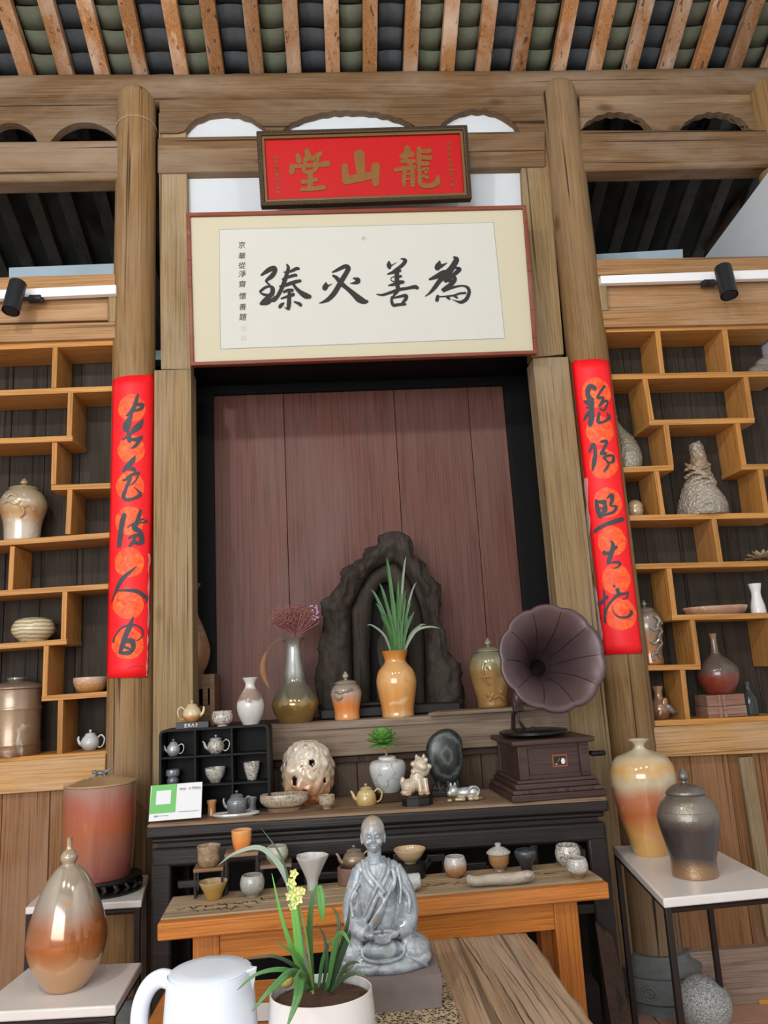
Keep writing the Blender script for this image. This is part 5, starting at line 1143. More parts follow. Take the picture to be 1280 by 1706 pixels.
rb = ceramic('grey cream and rust bowl glaze', [(0, '#b9855a'), (.4, '#b9a88f'), (1, '#b5a58e')], .08, .3, 4, '#c07a4c', .6, .22, .05, vein=('#5d564d', 3.6, .1))
p, s = spot_at(474, 1351, None, AZ)
q = thing('oval_bowl', 'long oval bowl in grey and rust on a low wooden foot, altar front', 'bowl', p)
mk('wooden_foot', MB().lathe([(0, 0), (27*s, 0), (29*s, 5*s), (24*s, 7*s), (0, 7*s)], n=30, sy=.5), WD['walnut'], q)
pr = hollow(prof_s([(24, 7), (32, 9), (40, 17), (40, 27)], s), 2*s); mk('body', MB().lathe(pr, n=40, sy=.55), rb, q)
vessel('tea_bowl', 'small footed cup with mottled rust glaze beside the pierced globe', 'bowl', 545, 1347, [(7, 0), (8, 3), (13, 9), (14, 21)], rb, Z=AZ, t=1.3)
ytm = ceramic('pale yellow ribbed glaze', [(0, '#a88a50'), (.5, '#c4ad74'), (1, '#b9a878')], .1, .25, 5, '#c9bfa8', .6)
teapot('pale yellow ribbed teapot in the middle of the altar', 611, 1341, 17, 25, ytm, Z=AZ, d=-1, prof=[(.85, 0), (.95, .05), (1.0, .3), (.95, .6), (.75, .88), (.5, 1)])
# succulent pot
dk = WD['dark']
p, s = spot_at(652, 1334, None, AZ); q = thing('wood_block', 'dark square wooden block under the succulent pot', 'stand', p, R(12))
mk('block', MB().box(-24*s, 24*s, -20*s, 20*s, 0, 15*s), dk, q, bevel=.004)
zb_ = AZ+15*s
wg = ceramic('pale blue white glaze', [(0, '#8f918c'), (.3, '#b6bab8'), (1, '#c5c9c8')], .16, .2, 5, None, .6, .2, vein=('#8d7558', 1.6, .03))
vessel('succulent_pot', 'round pale blue white pot with a succulent, middle of the altar', 'pot', 648, 1319, [(19, 0), (20, 2), (28, 22), (31, 38), (27, 48), (16, 51), (15, 55)], wg, Y=p.y, Z=zb_+.0006, t=2)
mk('potting_soil', MB().lathe([(0, -.004), (12.2*s, -.004), (12*s, .002), (0, .005)], n=20), M['soil'], loc=(P(648, 1319, p.y).x, p.y, zb_+52*s), label='soil filling the mouth of the succulent pot', cat='soil')
sx_, sy_ = P(648, 1319, p.y).x, p.y; sz_ = zb_+53.5*s
q = thing('succulent', 'green rosette succulent on a short stem in the pale pot', 'plant', (sx_, sy_, sz_))
sg = plain('fresh green succulent leaf', '#5f9440', .45, var=.25, vscale=40)
mk('stem', MB().tube([(0, 0, -.004), (-1*s, 0, 8*s), (-5*s, 0, 18*s), (-6*s, 0, 30*s)], 2.2*s, 8), plain('tan succulent stem', '#9a7d5c', .8), q)
for ring, (n_, tilt, L, z) in enumerate(((5, 10, 18, 28), (7, 24, 23, 28), (9, 40, 27, 26), (10, 57, 29, 25), (10, 75, 29, 24), (8, 98, 25, 23))):
    for k in range(n_):
        a = 2*math.pi*k/n_+ring*.5
        Mx = Matrix.Translation((-6*s, 0, z*s)) @ Matrix.Rotation(a, 4, 'Z') @ Matrix.Rotation(R(tilt), 4, 'Y')
        mk('leaf', MB().ell((0, 0, L*.52*s), (2.0*s, 7.0*s, L*.52*s), 8, 6).warp(lambda v: Vector((v.x-.02*abs(v.y), v.y*(.55+.6*max(0, v.z)/(L*s)), v.z))).xf(Mx), sg, q)
# lion figure
lm = ceramic('cream and rust lion glaze', [(0, '#a87a52'), (.3, '#b58f6c'), (.6, '#c0b29b'), (1, '#c9bda8')], .15, .3, 6, '#8d7a66', .6, .25, .15)
p, s = spot_at(696, 1341, None, AZ); q = thing('lion_figurine', 'seated ceramic lion on a black faceted base, on the altar', 'figurine', p)
mk('base', MB().lathe([(0, 0), (26*s, 0), (26*s, 12*s), (24*s, 14*s), (24*s, 17*s), (0, 17*s)], n=8, sy=.75), plain('black lacquer base', '#151213', .3), q, smooth=False)
mb = MB(); b0 = 17
def e3(c, r): mb.ell([v*s for v in c], [v*s for v in r], 14, 9)
e3((-12, 0, b0+13), (14, 12, 13)); e3((2, 0, b0+22), (13, 12, 18)); e3((8, -4, b0+48), (12, 12, 12)); e3((12, -12, b0+44), (7, 6, 6)); e3((10, 0, b0+40), (15, 13, 14))
for x in (4, 14): mb.tube([(x*s, -8*s, (b0+26)*s), ((x+2)*s, -12*s, (b0+2)*s)], [5*s, 4.5*s], 8); e3((x+2, -15, b0+2.5), (5, 6, 3))
e3((-18, -8, b0+5), (10, 8, 6)); e3((-16, -12, b0+3), (7, 7, 3.5)); e3((-22, 4, b0+20), (5, 5, 9))
for k in range(16):
    a = k*.9; e3((9+14*math.cos(a), 1+8*math.sin(a*1.3), b0+43+14*math.sin(a)), (4.6, 4.6, 4.6))
for x in (3, 15): e3((x, -3, b0+59), (3, 3, 5))
sculpt('lion', mb, lm, q, voxel=.002, smooth=1)
# scholar stone
p, s = spot_at(745, 1325, None, AZ); q = thing('scholar_stone', 'dark polished oval stone upright on a carved black stand', 'scholar stone', p)
mb = MB().box(-27*s, 27*s, -14*s, 14*s, 0, 8*s)
for k in range(9):
    x = -24+48*k/8; mb.tube([(x*s, -9*s, 5*s), ((x*.85+3*math.sin(k*2))*s, -9*s, 16*s), ((x*.75)*s, -6*s, (22+3*math.sin(k*1.7))*s)], [3.5*s, 3*s, 2*s], 7)
    mb.ell(((x*.9)*s, -10*s, (12+3*math.sin(k*3))*s), (4*s, 3*s, 4*s), 8, 6)
mb.box(-22*s, 22*s, -8*s, 10*s, 6*s, 18*s)
sculpt('carved_stand', mb, M['dkstone'], q, voxel=.0028, smooth=1)
stn = N('dark grey polished stone with pale rings'); tcz = stn.n('ShaderNodeTexCoord'); mp = stn.n('ShaderNodeMapping'); mp.inputs['Scale'].default_value = (1, .2, .75); mp.inputs['Location'].default_value = (-.01, 0, -.14)
stn.l(tcz.outputs['Object'], mp.inputs['Vector']); wv = stn.n('ShaderNodeTexWave', wave_type='RINGS', rings_direction='Y'); wv.inputs['Scale'].default_value = 6.5; wv.inputs['Distortion'].default_value = 2.5; wv.inputs['Detail'].default_value = 3; wv.inputs['Detail Scale'].default_value = 6
stn.l(mp.outputs[0], wv.inputs['Vector']); stn.set(col=stn.ramp(wv.outputs['Fac'], [(.0, '#222724'), (.6, '#2e3431'), (.85, '#3f4541'), (1, '#575c56')]), rough=.3)
prof = [(-12, 14), (-22, 28), (-30, 52), (-31, 72), (-25, 90), (-12, 102), (4, 107), (18, 104), (29, 92), (32, 74), (30, 50), (25, 30), (14, 15)]
loop = cr(prof+[prof[0]], 4)[:-1]; v = []; f = []; n_ = len(loop); cxx, czz = 0, 60; K = 5
for sy in (-1, 1):
    for k in range(K+1):
        t = k/K
        for x, z in loop: v.append(((cxx+(x-cxx)*math.sin(math.pi/2*t))*s, sy*11*math.cos(math.pi/2*t)*s, (czz+(z-czz)*math.sin(math.pi/2*t))*s))
for h in range(2):
    b0_ = h*(K+1)*n_
    for k in range(K):
        for i in range(n_): f.append((b0_+k*n_+i, b0_+k*n_+(i+1) % n_, b0_+(k+1)*n_+(i+1) % n_, b0_+(k+1)*n_+i))
me_o = mk('stone', MB().add(v, f), stn.m, q, ang=180)
# small silver beast
p, s = spot_at(775, 1334, None, AZ); mb = MB()
def e3(c, r): mb.ell([v*s for v in c], [v*s for v in r], 12, 8)
e3((2, 0, 13), (17, 10, 9)); e3((14, 0, 13), (11, 10, 11)); e3((-18, -3, 17), (9, 8, 9)); e3((-25, -5, 14), (5, 5, 5)); e3((-12, 0, 14), (8, 8, 8))
for x, y in ((-12, -8), (-6, -9), (10, -9), (18, -8)): e3((x, y, 4), (7, 4, 3.5))
for x in (-22, -15): e3((x, 0, 26), (2.5, 2, 5))
for k in range(8): mb.tube([((15+9*math.cos(a))*s, (-8-2*math.sin(a))*s, (15+8*math.sin(a))*s) for a in [k*.8+i*.25 for i in range(4)]], 1.8*s, 6)
e3((24, -2, 3), (6, 5, 3)); e3((-26, -6, 3), (5, 4, 3))
sculpt('beast_figurine', mb, ceramic('silver and straw glaze', [(0, '#b29a68'), (.3, '#b5aa92'), (.6, '#b9bcbc'), (1, '#9ea1a2')], .08, .2, 5, '#6d6f70', .6, .25, .35), loc=p, voxel=.0022, smooth=2, label='small crouching silver beast beside the gramophone', cat='figurine')

# ---- gramophone
p, s = spot_at(931, 1331, None, AZ); q = thing('gramophone', 'antique horn gramophone with dark wooden box on the altar', 'gramophone', p, R(3)); dd = 150*s
GW = WD['gram']
for k, (hw0, z0, z1, ex) in enumerate(((81, 0, 11, 8), (78, 11, 18, 6), (72, 18, 27, 3), (68, 27, 33, 1))):
    mk('plinth_step', MB().box(-hw0*s, hw0*s, -ex*s, dd+ex*s, z0*s, z1*s), GW, q, bevel=.005)
mk('cabinet_box', MB().box(-60*s, 60*s, 8*s, dd-8*s, 33*s, 88*s), GW, q)
for x in (-62, 45):
    mk('corner_pillar', MB().box(x*s, (x+17)*s, 3*s, 14*s, 33*s, 88*s), GW, q, bevel=.003)
    mk('corner_pillar', MB().box(x*s, (x+17)*s, dd-14*s, dd-3*s, 33*s, 88*s), GW, q, bevel=.003)
    mk('pillar_band', MB().box((x-.5)*s, (x+17.5)*s, 2.4*s, 14*s, 55*s, 57*s), GW, q)
mk('front_panel', MB().box(-44*s, 44*s, 6.4*s, 9*s, 40*s, 82*s), GW, q, bevel=.002)
mk('lid_board', MB().box(-72*s, 72*s, -4*s, dd+4*s, 88*s, 97*s), GW, q, bevel=.006)
for k in range(12): mk('carved_dentil', MB().box((-62+10.6*k)*s, (-56+10.6*k)*s, -7.5*s, -5*s, 12.5*s, 18*s), GW, q, bevel=.002)
em = mk('emblem', MB().box(-3*s, 23*s, 5.2*s, 6.4*s, 50*s, 70*s), plain('copper emblem border', '#8a5238', .4, .3), q)
mk('emblem_field', MB().box(-.5*s, 20.5*s, 4.8*s, 5.3*s, 53*s, 67.5*s), plain('black emblem field', '#1c0f0b', .5), em)
ew = plain('white emblem print', '#ddd5da', .5); eo = plain('tan emblem print', '#a9937c', .5)
mk('emblem_print', MB().ell((15.5*s, 4.8*s, 59*s), (3.6*s, .2*s, 5*s), 12, 8), ew, em); mk('emblem_print', MB().tube([(4.5*s, 4.75*s, 57.5*s), (8*s, 4.75*s, 61*s), (11*s, 4.75*s, 65*s)], [1*s, 1.8*s, 1.2*s], 8, flat=.2), eo, em); mk('emblem_print', MB().ell((3.5*s, 4.8*s, 55*s), (2.2*s, .2*s, 1.2*s), 10, 6), eo, em)
blk = plain('black gramophone metal', '#17161a', .3, .4)
mk('turntable', MB().lathe([(0, 100*s), (57*s, 101*s), (60*s, 103*s), (60*s, 107*s), (57*s, 108*s), (0, 108*s)], cx=-14*s, cy=66*s, n=56), blk, q)
mk('spindle', MB().tube([(-14*s, 66*s, 96*s), (-14*s, 66*s, 114*s)], 3*s, 10), blk, q)
mk('crank_shaft', MB().tube([(60*s, 60*s, 62*s), (84*s, 60*s, 62*s)], 3*s, 10), blk, q)
mk('crank_handle', MB().tube([(84*s, 60*s, 64*s), (86*s, 40*s, 64*s), (88*s, 36*s, 64*s)], 3*s, 10).tube([(76*s, 36*s, 64*s), (80*s, 36*s, 64*s), (100*s, 36*s, 64*s), (103*s, 36*s, 64*s)], [3*s, 4.6*s, 4.6*s, 3*s], 12), blk, q)
inv = Matrix.Rotation(-R(3), 4, 'Z') @ Matrix.Translation(-p)
Mo = P(921, 1095, 3.70); d0 = ray(921, 1095).normalized(); sm_ = mpp(Mo); RH = 88*sm_
th_ = Mo+d0*.36+Vector((-.085, 0, -.05)); ax = (Mo-th_).normalized(); Lh = (Mo-th_).length
e1 = ax.cross(Vector((0, 0, 1))).normalized(); e2 = e1.cross(ax).normalized()
NP, PER = 10, 8
hp = [(1.02, .015), (1.0, 0.0), (.95, .0), (.86, .03), (.74, .09), (.61, .19), (.49, .33), (.39, .50), (.30, .68), (.22, .86), (.165, 1.0)]
hp = cr(hp, 3); v = []; f = []; n_ = NP*PER
def hpt(r, t, a, sc_=1.0): 
    w_ = abs(math.sin(NP*a/2)); k = 1-.045*(1-w_)**1.5*min(1, r*1.1)**2
    c = Mo-ax*(t*Lh); return inv @ (c+(e1*math.cos(a)+e2*math.sin(a))*(r*RH*k*sc_))
for r, t in hp:
    for i in range(n_): v.append(hpt(r, t, 2*math.pi*i/n_))
for j in range(len(hp)-1):
    for i in range(n_): f.append((j*n_+i, j*n_+(i+1) % n_, (j+1)*n_+(i+1) % n_, (j+1)*n_+i))
hm = N('dusky rose brown horn enamel'); nz = hm.noise(hm.coord((1, 1, 1)), 55, 4, .6, 2.0); hm.set(col=hm.mix(hm.noise(hm.coord((1, 1, 1)), 5, 3), lin('#403236'), lin('#6b5656')), rough=.36, metal=.35); hm.bump(nz, .18, .004)
o = mk('horn', MB().add(v, f), hm.m, q, ang=30); so = o.modifiers.new('thickness', 'SOLIDIFY'); so.thickness = .003; so.offset = 1
sd = plain('dark seam', '#241c20', .5, .3)
for k in range(NP):
    a = 2*math.pi*k/NP; mk('seam', MB().tube([hpt(r, t, a, .988) for r, t in hp[1:]], .0028, 5), sd, o)
rim = [hpt(1.02, .015, 2*math.pi*i/n_) for i in range(n_)]; mk('rim', MB().tube(rim+[rim[0]], .0032, 6, caps=False), sd, o)
ab = P(866, 1212, 3.98)
el = [th_, th_-ax*.06, th_-ax*.11+Vector((-.01, 0, -.03)), Vector((ab.x+.01, ab.y, th_.z-.11)), Vector((ab.x, ab.y, ab.z+.10))]
el = cr([tuple(v_) for v_ in el], 5); mk('elbow', MB().tube([inv @ Vector(v_) for v_ in el], [.041-.022*i/(len(el)-1) for i in range(len(el))], 16, caps=False), hm.m, q)
la = inv @ Vector((ab.x, ab.y, ab.z)); bkm = plain('brown metal bracket', '#4a3a36', .4, .5)
mk('bracket', MB().box(la.x-.025, la.x+.025, la.y-.02, la.y+.02, la.z+.075, la.z+.135), bkm, q, bevel=.006)
mk('tone_arm', MB().tube([(la.x, la.y, la.z+.08), (la.x, la.y, la.z+.03), (la.x+.006, la.y-.03, 112*s), (la.x+.01, la.y-.05, 109*s)], [.007, .006, .009, .007], 10), bkm, q)
mk('back_bracket', MB().tube([(la.x, la.y, la.z+.1), (la.x-.005, la.y+.08, la.z+.06), (la.x-.005, la.y+.11, 97*s)], .012, 10), bkm, q)
# ================================================================== on the pine table
def onT(bx, by): 
    return dict(Z=TZ+.0012)
def riser(label, px0, px1, ytop, ybot, Ypl, mat):
    a, b = P(px0, ytop, Ypl), P(px1, ytop-(px1-px0)*.09, Ypl); hz = (a.z+b.z)/2; c = (a+b)/2; w = (b.x-a.x)/2
    q = thing('display_riser', label, 'riser', (c.x, c.y, TZ+.0012), TA, group='small wooden display risers on the pine table'); h = hz-TZ-.0012; d_ = .11
    mk('riser_top', MB().box(-w, w, 0, d_, h-.014, h), mat, q, bevel=.002)
    for x in (-w+.006, w-.006):
        for y in (.006, d_-.006): mk('leg', MB().box(x-.004, x+.004, y-.004, y+.004, 0, h-.014), M['iron'], q)
        mk('foot_bar', MB().box(x-.004, x+.004, .01, d_-.01, 0, .008), M['iron'], q)
    return q, TZ+.0012+h
r1, z1 = riser('low dark riser at the left end of the pine table', 322, 372, 1449, 1490, 3.38, WD['walnut'])
r2, z2 = riser('tall riser in the middle of the three, under the orange cup', 374, 430, 1424, 1478, 3.40, WD['walnut'])
r3, z3 = riser('right riser of the three, under the grey green cup', 433, 486, 1443, 1478, 3.43, WD['walnut'])
tx = ceramic('knobbly cream brown glaze', [(0, '#8a6a4c'), (.5, '#a98f72'), (1, '#b5a184')], .1, .3, 6, '#6e553e', .6, .35, .05, .2, bump=1.2, bscale=120)
vessel('tea_cup', 'knobbly cream brown cup on the low left riser', 'cup', 348, 1444, [(15, 0), (16, 2), (18, 10), (17, 18), (19.5, 31)], tx, Y=3.43, Z=z1+.0005, t=2, fn=lambda a, z: 1+.04*math.sin(5*a+z*90))
oc = ceramic('bright orange glaze with pale rim', [(0, '#d9772f'), (.5, '#dd8b45'), (.85, '#dd9a5c'), (1, '#d9c0a0')], .09, .12, 6, '#e0ae78', .6, .2)
vessel('tea_cup', 'bright orange cup with pale rim on the tallest riser', 'cup', 403, 1412, [(11, 0), (12, 2), (15.5, 14), (16.5, 24), (17, 33)], oc, Y=3.44, Z=z2+.0005, t=1.6)
gg = ceramic('grey green ash glaze', [(0, '#8d8a74'), (.5, '#a9aa98'), (1, '#b5b6a6')], .08, .3, 6, '#7d7a66', .62, .35, 0, .2, bump=.5, bscale=90)
vessel('tea_cup', 'grey green ash glazed cup on the right riser', 'cup', 462, 1431, [(12, 0), (13, 2), (18, 10), (18.5, 18), (16, 26)], gg, Y=3.46, Z=z3+.0005, t=2)
yb_ = ceramic('mustard glaze with silver inside', [(0, '#9c7438'), (.6, '#a9823f'), (.9, '#a98f66'), (1, '#b9b2a4')], .07, .08, 5, None, .6, .2)
vessel('tea_bowl', 'mustard yellow flared bowl at the pine table left front', 'bowl', 356, 1497, [(12, 0), (13, 2), (17, 12), (22, 22), (24, 27)], yb_, t=1.5, **onT(0, 0))
vessel('tea_cup', 'round grey crackled cup beside the mustard bowl', 'cup', 421, 1493, [(10, 0), (11, 3), (18, 10), (20.5, 20), (19, 29), (17, 33)], ceramic('grey crackle glaze', [(0, '#8a8a7e'), (.5, '#a9aaa2'), (1, '#b3b3a8')], .09, .2, 6, '#777466', .64, .3, vein=('#6f6a5e', 7, .09)), t=1.6, **onT(0, 0))
# crinkled funnel vase
fvm = ceramic('white crinkled porcelain', [(0, '#8fa58e'), (.25, '#b9b8b2'), (1, '#c9c6c2')], .18, .15, 5, '#d5d2d0', .62, .35, 0, .2, bump=.3)
vessel('funnel_vase', 'white crinkled funnel vase behind the orchid', 'vase', 521, 1482, [(9, 0), (9, 6), (10, 16), (17, 32), (23, 44), (26, 50), (27, 53)], fvm, t=1.6, fn=lambda a, z: 1+.06*math.sin(3*a+1)*min(1, z*9)+.04*math.sin(7*a+2)*min(1, z*7), **onT(0, 0))
bt2 = ceramic('brown and silver teapot glaze', [(0, '#6f553c'), (.4, '#8a7560'), (1, '#8d857b')], .1, .3, 5, '#b9b0a5', .6, .22, .35, bump=.4)
p, s = spot_at(590, 1471, None, TZ+.0012)
q = thing('clay_stand', 'hollow brown clay drum stand behind the monk statue', 'stand', p)
mk('drum', MB().lathe([(0, 0), (26*s, 0), (27*s, 3*s), (27*s, 25*s), (25*s, 27*s), (21*s, 25*s), (20*s, 22*s), (0, 22*s)], n=30), plain('brown clay', '#75594c', .7, var=.25, vscale=40), q)
teapot('brown silver teapot on the clay drum behind the monk statue', 591, 1444, 20, 27, bt2, Y=p.y, Z=p.z+22*s+.0005, d=-1, lid_r=.6)
p, s = spot_at(685, 1461, None, TZ+.0012)
mk('round_stand', MB().lathe([(0, 0), (24*s, 0), (25*s, 4*s), (24*s, 10*s), (25*s, 18*s), (25*s, 22*s), (0, 22*s)], n=30), M['dkstone'], loc=p, label='round black stand under the shallow cream bowl', cat='stand')
vessel('tea_bowl', 'shallow cream and amber bowl on the round black stand', 'bowl', 684, 1440, [(10, 0), (11, 2), (19, 9), (26, 19), (27, 22)], ceramic('cream and amber bowl glaze', [(0, '#a98a62'), (.7, '#b9a78c'), (.95, '#c99c62'), (1, '#cfa56a')], .06, .06, 4, None, .6, .18), Y=p.y, Z=p.z+22*s+.0005, t=1.3)
# folded slab vase lying on its side
fo = ceramic('pale grey folded porcelain', [(0, '#8d918c'), (.5, '#b6bab6'), (1, '#c2c5c2')], .08, .3, 6, '#7c807c', .62, .3, 0, .4, bump=.3)
p, s = spot_at(678, 1486, None, TZ+.0012); mb = MB()
pts = cr([(-26, 0, 14, 11), (-10, 0, 14, 12), (6, 0, 15, 13), (22, 0, 16, 12.5)], 5)
mb.tube([(x*s, y*s, z*s) for x, y, z, r in pts], [r*s for *_, r in pts], 20); mb.tube([(22*s, 0, 16*s), (24*s, 0, 16*s), (18*s, 0, 16*s)], [12.5*s, 11*s, 8.5*s], 20)
for k in range(5): mb.tube([((-22+9*k)*s, math.cos(a)*13*s, (14+math.sin(a)*13)*s) for a in [-2.8+i*.3 for i in range(9)]], 1.4*s, 6)
sculpt('folded_vase', mb, fo, loc=p, voxel=.0028, smooth=2, label='pale grey folded vase lying beside the monk statue', cat='vase')
c1 = ceramic('white and rust glaze', [(0, '#a06a3c'), (.35, '#b98052'), (.6, '#c0bab0'), (1, '#c5c3bd')], .09, .3, 6, '#d3d2cf', .6, .25, vein=('#6e5a48', 7, .07))
vessel('tea_cup', 'small white and rust cup left of the lidded cup', 'cup', 760, 1460, [(10, 0), (12, 2), (18, 10), (19, 20), (17, 28), (16, 31)], c1, t=1.6, **onT(0, 0))
q, s = vessel('lidded_cup', 'footed tan tea cup with a saucer shaped lid', 'cup', 833, 1450, [(9, 0), (9, 3), (15, 10), (17, 18), (18, 26)], ceramic('tan and white glaze', [(0, '#a5856a'), (.35, '#9d6d45'), (.6, '#b08462'), (.75, '#c5beb4'), (1, '#c9c6c0')], .12, .08, 5, None, .6, .22), parts=True, t=1.4, **onT(0, 0))
l = mk('lid', MB().lathe([(0, 26*s), (20*s, 27*s), (20.5*s, 28.5*s), (15*s, 33*s), (7*s, 37*s), (0, 37.5*s)], n=32), c1, q)
mk('knob', MB().lathe([(0, 37*s), (4*s, 37*s), (5.5*s, 42*s), (4*s, 43*s), (0, 42*s)], n=16), c1, l)
bk = ceramic('black iron glaze', [(0, '#1f2224'), (.6, '#3a3f42'), (1, '#54595c')], .09, .3, 6, '#8d9296', .64, .25, .3, bump=.5)
vessel('tea_cup', 'black iron glazed cup with a narrow foot', 'cup', 878, 1451, [(9, 0), (9, 3), (12, 14), (17, 21), (18, 30), (16, 33)], bk, t=1.6, **onT(0, 0))
dw = ceramic('bleached driftwood glaze', [(0, '#8f8376'), (.6, '#b3a798'), (1, '#c2b8ab')], .06, .3, 4, '#8a7a6a', .62, .5, 0, .1, bump=.8, bscale=60)
p, s = spot_at(836, 1475, None, TZ+.0012); mb = MB()
pts = cr([(-57, 3, 9, 5), (-50, 2, 10, 8), (-40, 0, 9, 8), (-15, 0, 10, 9), (10, 0, 9, 9.5), (30, 0, 10, 9.5), (48, 2, 11, 9), (56, 3, 12, 5)], 5)
mb.tube([(x*s, y*s*1.5, z*s) for x, y, z, r in pts], [r*s for *_, r in pts], 18)
mb.ell((-52*s, 6*s, 12*s), (6*s, 8*s, 7*s)); mb.ell((44*s, -4*s, 14*s), (9*s, 8*s, 6*s))
sculpt('driftwood_slab', mb, dw, loc=p, voxel=.0028, smooth=2, label='long pale driftwood shaped tray lying on the pine table', cat='tray')
vessel('tea_cup', 'large cream cup with brown lines at the right end of the pine table', 'cup', 948, 1441, [(13, 0), (15, 2), (20, 10), (21, 20), (19, 28), (18.5, 31)], crk_m, t=2, **onT(0, 0))
vessel('tea_cup', 'small white mottled cup with brown foot at the pine table corner', 'cup', 964, 1462, [(10, 0), (11, 4), (17, 12), (17.5, 22), (15, 30)], ceramic('white mottled glaze', [(0, '#7d5c3c'), (.2, '#94703f'), (.35, '#bab7ae'), (1, '#c9c7c0')], .09, .15, 6, '#77706a', .62, .3, vein=('#5d564d', 6, .08)), t=1.7, **onT(0, 0))
# twine cup lace napkin near the orchid
# ================================================================== foreground
# patterned mat
px = [(592, 1592), (722, 1586), (778, 1720), (560, 1735)]
v4 = [PZ(x, y, FZ+.006) for x, y in px]
mat_m = N('black and cream patterned cloth'); vo = mat_m.n('ShaderNodeTexVoronoi', feature='DISTANCE_TO_EDGE'); vo.inputs['Scale'].default_value = 62; mat_m.l(mat_m.coord((1, 1, 1)), vo.inputs['Vector'])
vo2 = mat_m.n('ShaderNodeTexVoronoi'); vo2.inputs['Scale'].default_value = 120; mat_m.l(mat_m.coord((1, 1, 1)), vo2.inputs['Vector'])
mat_m.set(col=mat_m.mix(mat_m.ramp(vo2.outputs['Distance'], [(.5, (0, 0, 0)), (.62, (1, 1, 1))]), mat_m.ramp(vo.outputs['Distance'], [(.03, '#b9a686'), (.07, '#2e2824')]), lin('#bba684')), rough=.85)
v4 = [Vector((max(v.x, -.015), v.y, FZ+.004)) for v in v4]
o = mk('table_mat', MB().add([tuple(v) for v in v4], [(0, 1, 2, 3)]), mat_m.m, label='black and cream patterned cloth mat under the stone block', cat='mat', smooth=False)
o.modifiers.new('thickness', 'SOLIDIFY').thickness = .0015
# stone block
c = PZ(680, 1684, FZ+.006); s = mpp(c); bxr = PZ(737, 1677, FZ+.006).x; bxl = -.012
bh = 52*s; by0 = c.y; by1 = by0+.235
blk_m = plain('rough purplish grey stone', '#7b6f6a', .85, var=.3, vscale=16, bump=.8)
v = []; f = []; nx, ny, nz = 16, 12, 6
bmx = bmesh.new(); bmesh.ops.create_cube(bmx, size=1.0); bmesh.ops.subdivide_edges(bmx, edges=bmx.edges[:], cuts=9, use_grid_fill=True)
for vv in bmx.verts:
    x = (vv.co.x+.5)*(bxr-bxl)+bxl; y = (vv.co.y+.5)*(by1-by0)+by0; z = (vv.co.z+.5)*bh+FZ+.006
    nn_ = noise.noise_vector(Vector((x*14, y*14, z*14)))*.006; z2_ = max(FZ+.006, z+nn_.z*(.5 if vv.co.z < .4 else .35)); vv.co = (x+nn_.x, y+nn_.y, z2_)
mb = MB(); bmx.verts.index_update(); mb.add([tuple(v_.co) for v_ in bmx.verts], [tuple(v_.index for v_ in f_.verts) for f_ in bmx.faces]); bmx.free()
mk('stone_block', mb, blk_m, label='rough purplish stone block under the monk statue', cat='stone block', ang=50)
# ---- seated monk statue, one continuous skin
btop = FZ+.006+bh
p = P(641, 1632, by0+.03); p = Vector((p.x, by0+.115, btop-.001)); s = mpp(Vector((p.x, by0+.1, btop+.1)))
q = thing('monk_statue', 'silver grey statue of a seated meditating monk in a draped robe', 'statue', p)
mb = MB()
def E_(c, r, rot=None): mb.ell([v*s for v in c], [v*s for v in r] if hasattr(r, '__len__') else r*s, 20, 14, rot)
def T_(pts, rad, n=14): 
    pts = cr(pts, 4); rad = cr([(r,) for r in rad], 4); mb.tube([(x*s, y*s, z*s) for x, y, z in pts], [r[0]*s for r in rad], n)
# folded legs and spread robe
E_((0, 8, 26), (66, 46, 26)); E_((50, -12, 26), (30, 34, 24)); E_((-50, -12, 26), (30, 34, 24)); E_((0, -24, 14), (66, 30, 14)); E_((0, 6, 8), (74, 48, 9))
E_((0, -38, 34), (34, 14, 17)); E_((58, -22, 16), (22, 22, 15)); E_((-58, -22, 16), (22, 22, 15))
T_([(-66, -26, 10), (-30, -44, 7), (0, -48, 8), (30, -46, 6), (64, -30, 10)], [9, 8, 9, 8, 9])
for k in range(9):
    a = -70+140*k/8; T_([(a*.5, -40, 26), (a*.85, -48+abs(k-4)*1.5, 13), (a, -43+abs(k-4)*3.4, 3)], [3.6, 4.2, 3.6], 8)
# torso
T_([(0, 10, 30), (0, 9, 70), (-1, 7, 110), (-2, 8, 140), (-4, 8, 158)], [44, 36, 34, 31, 20], 22)
E_((-2, 2, 118), (36, 25, 36)); E_((-27, 8, 146), (14, 15, 13)); E_((23, 8, 146), (14, 15, 13))
# arms in wide sleeves
for d in (-1, 1):
    T_([(d*29-2, 8, 147), (d*40, 4, 118), (d*46, -4, 86), (d*40, -26, 66), (d*24, -40, 60)], [13, 16, 18, 17, 12], 16)
    E_((d*44, -14, 64), (16, 20, 24)); T_([(d*38, -30, 70), (d*40, -30, 48), (d*36, -36, 34)], [10, 9, 6], 10)
    for k in range(5): T_([(d*(33+5*k), -13-k*2, 130-k*13), (d*(48+2*k), -18, 106-k*12), (d*(46-4*k), -34, 84-k*8)], [2.8, 3.4, 2.6], 8)
# hands resting in the lap: palms and fingers
for d in (-1, 1):
    E_((d*14, -47, 59), (14, 9, 7))
    for k in range(4): T_([(d*12, -52-k*.6, 62-k*3.4), (d*2, -57, 60-k*3.4), (-d*7, -56, 58-k*3.2)], [2.9, 2.7, 2.2], 8)
    T_([(d*18, -50, 63), (d*10, -56, 66), (d*1.5, -57, 67)], [3.2, 2.9, 2.4], 8)
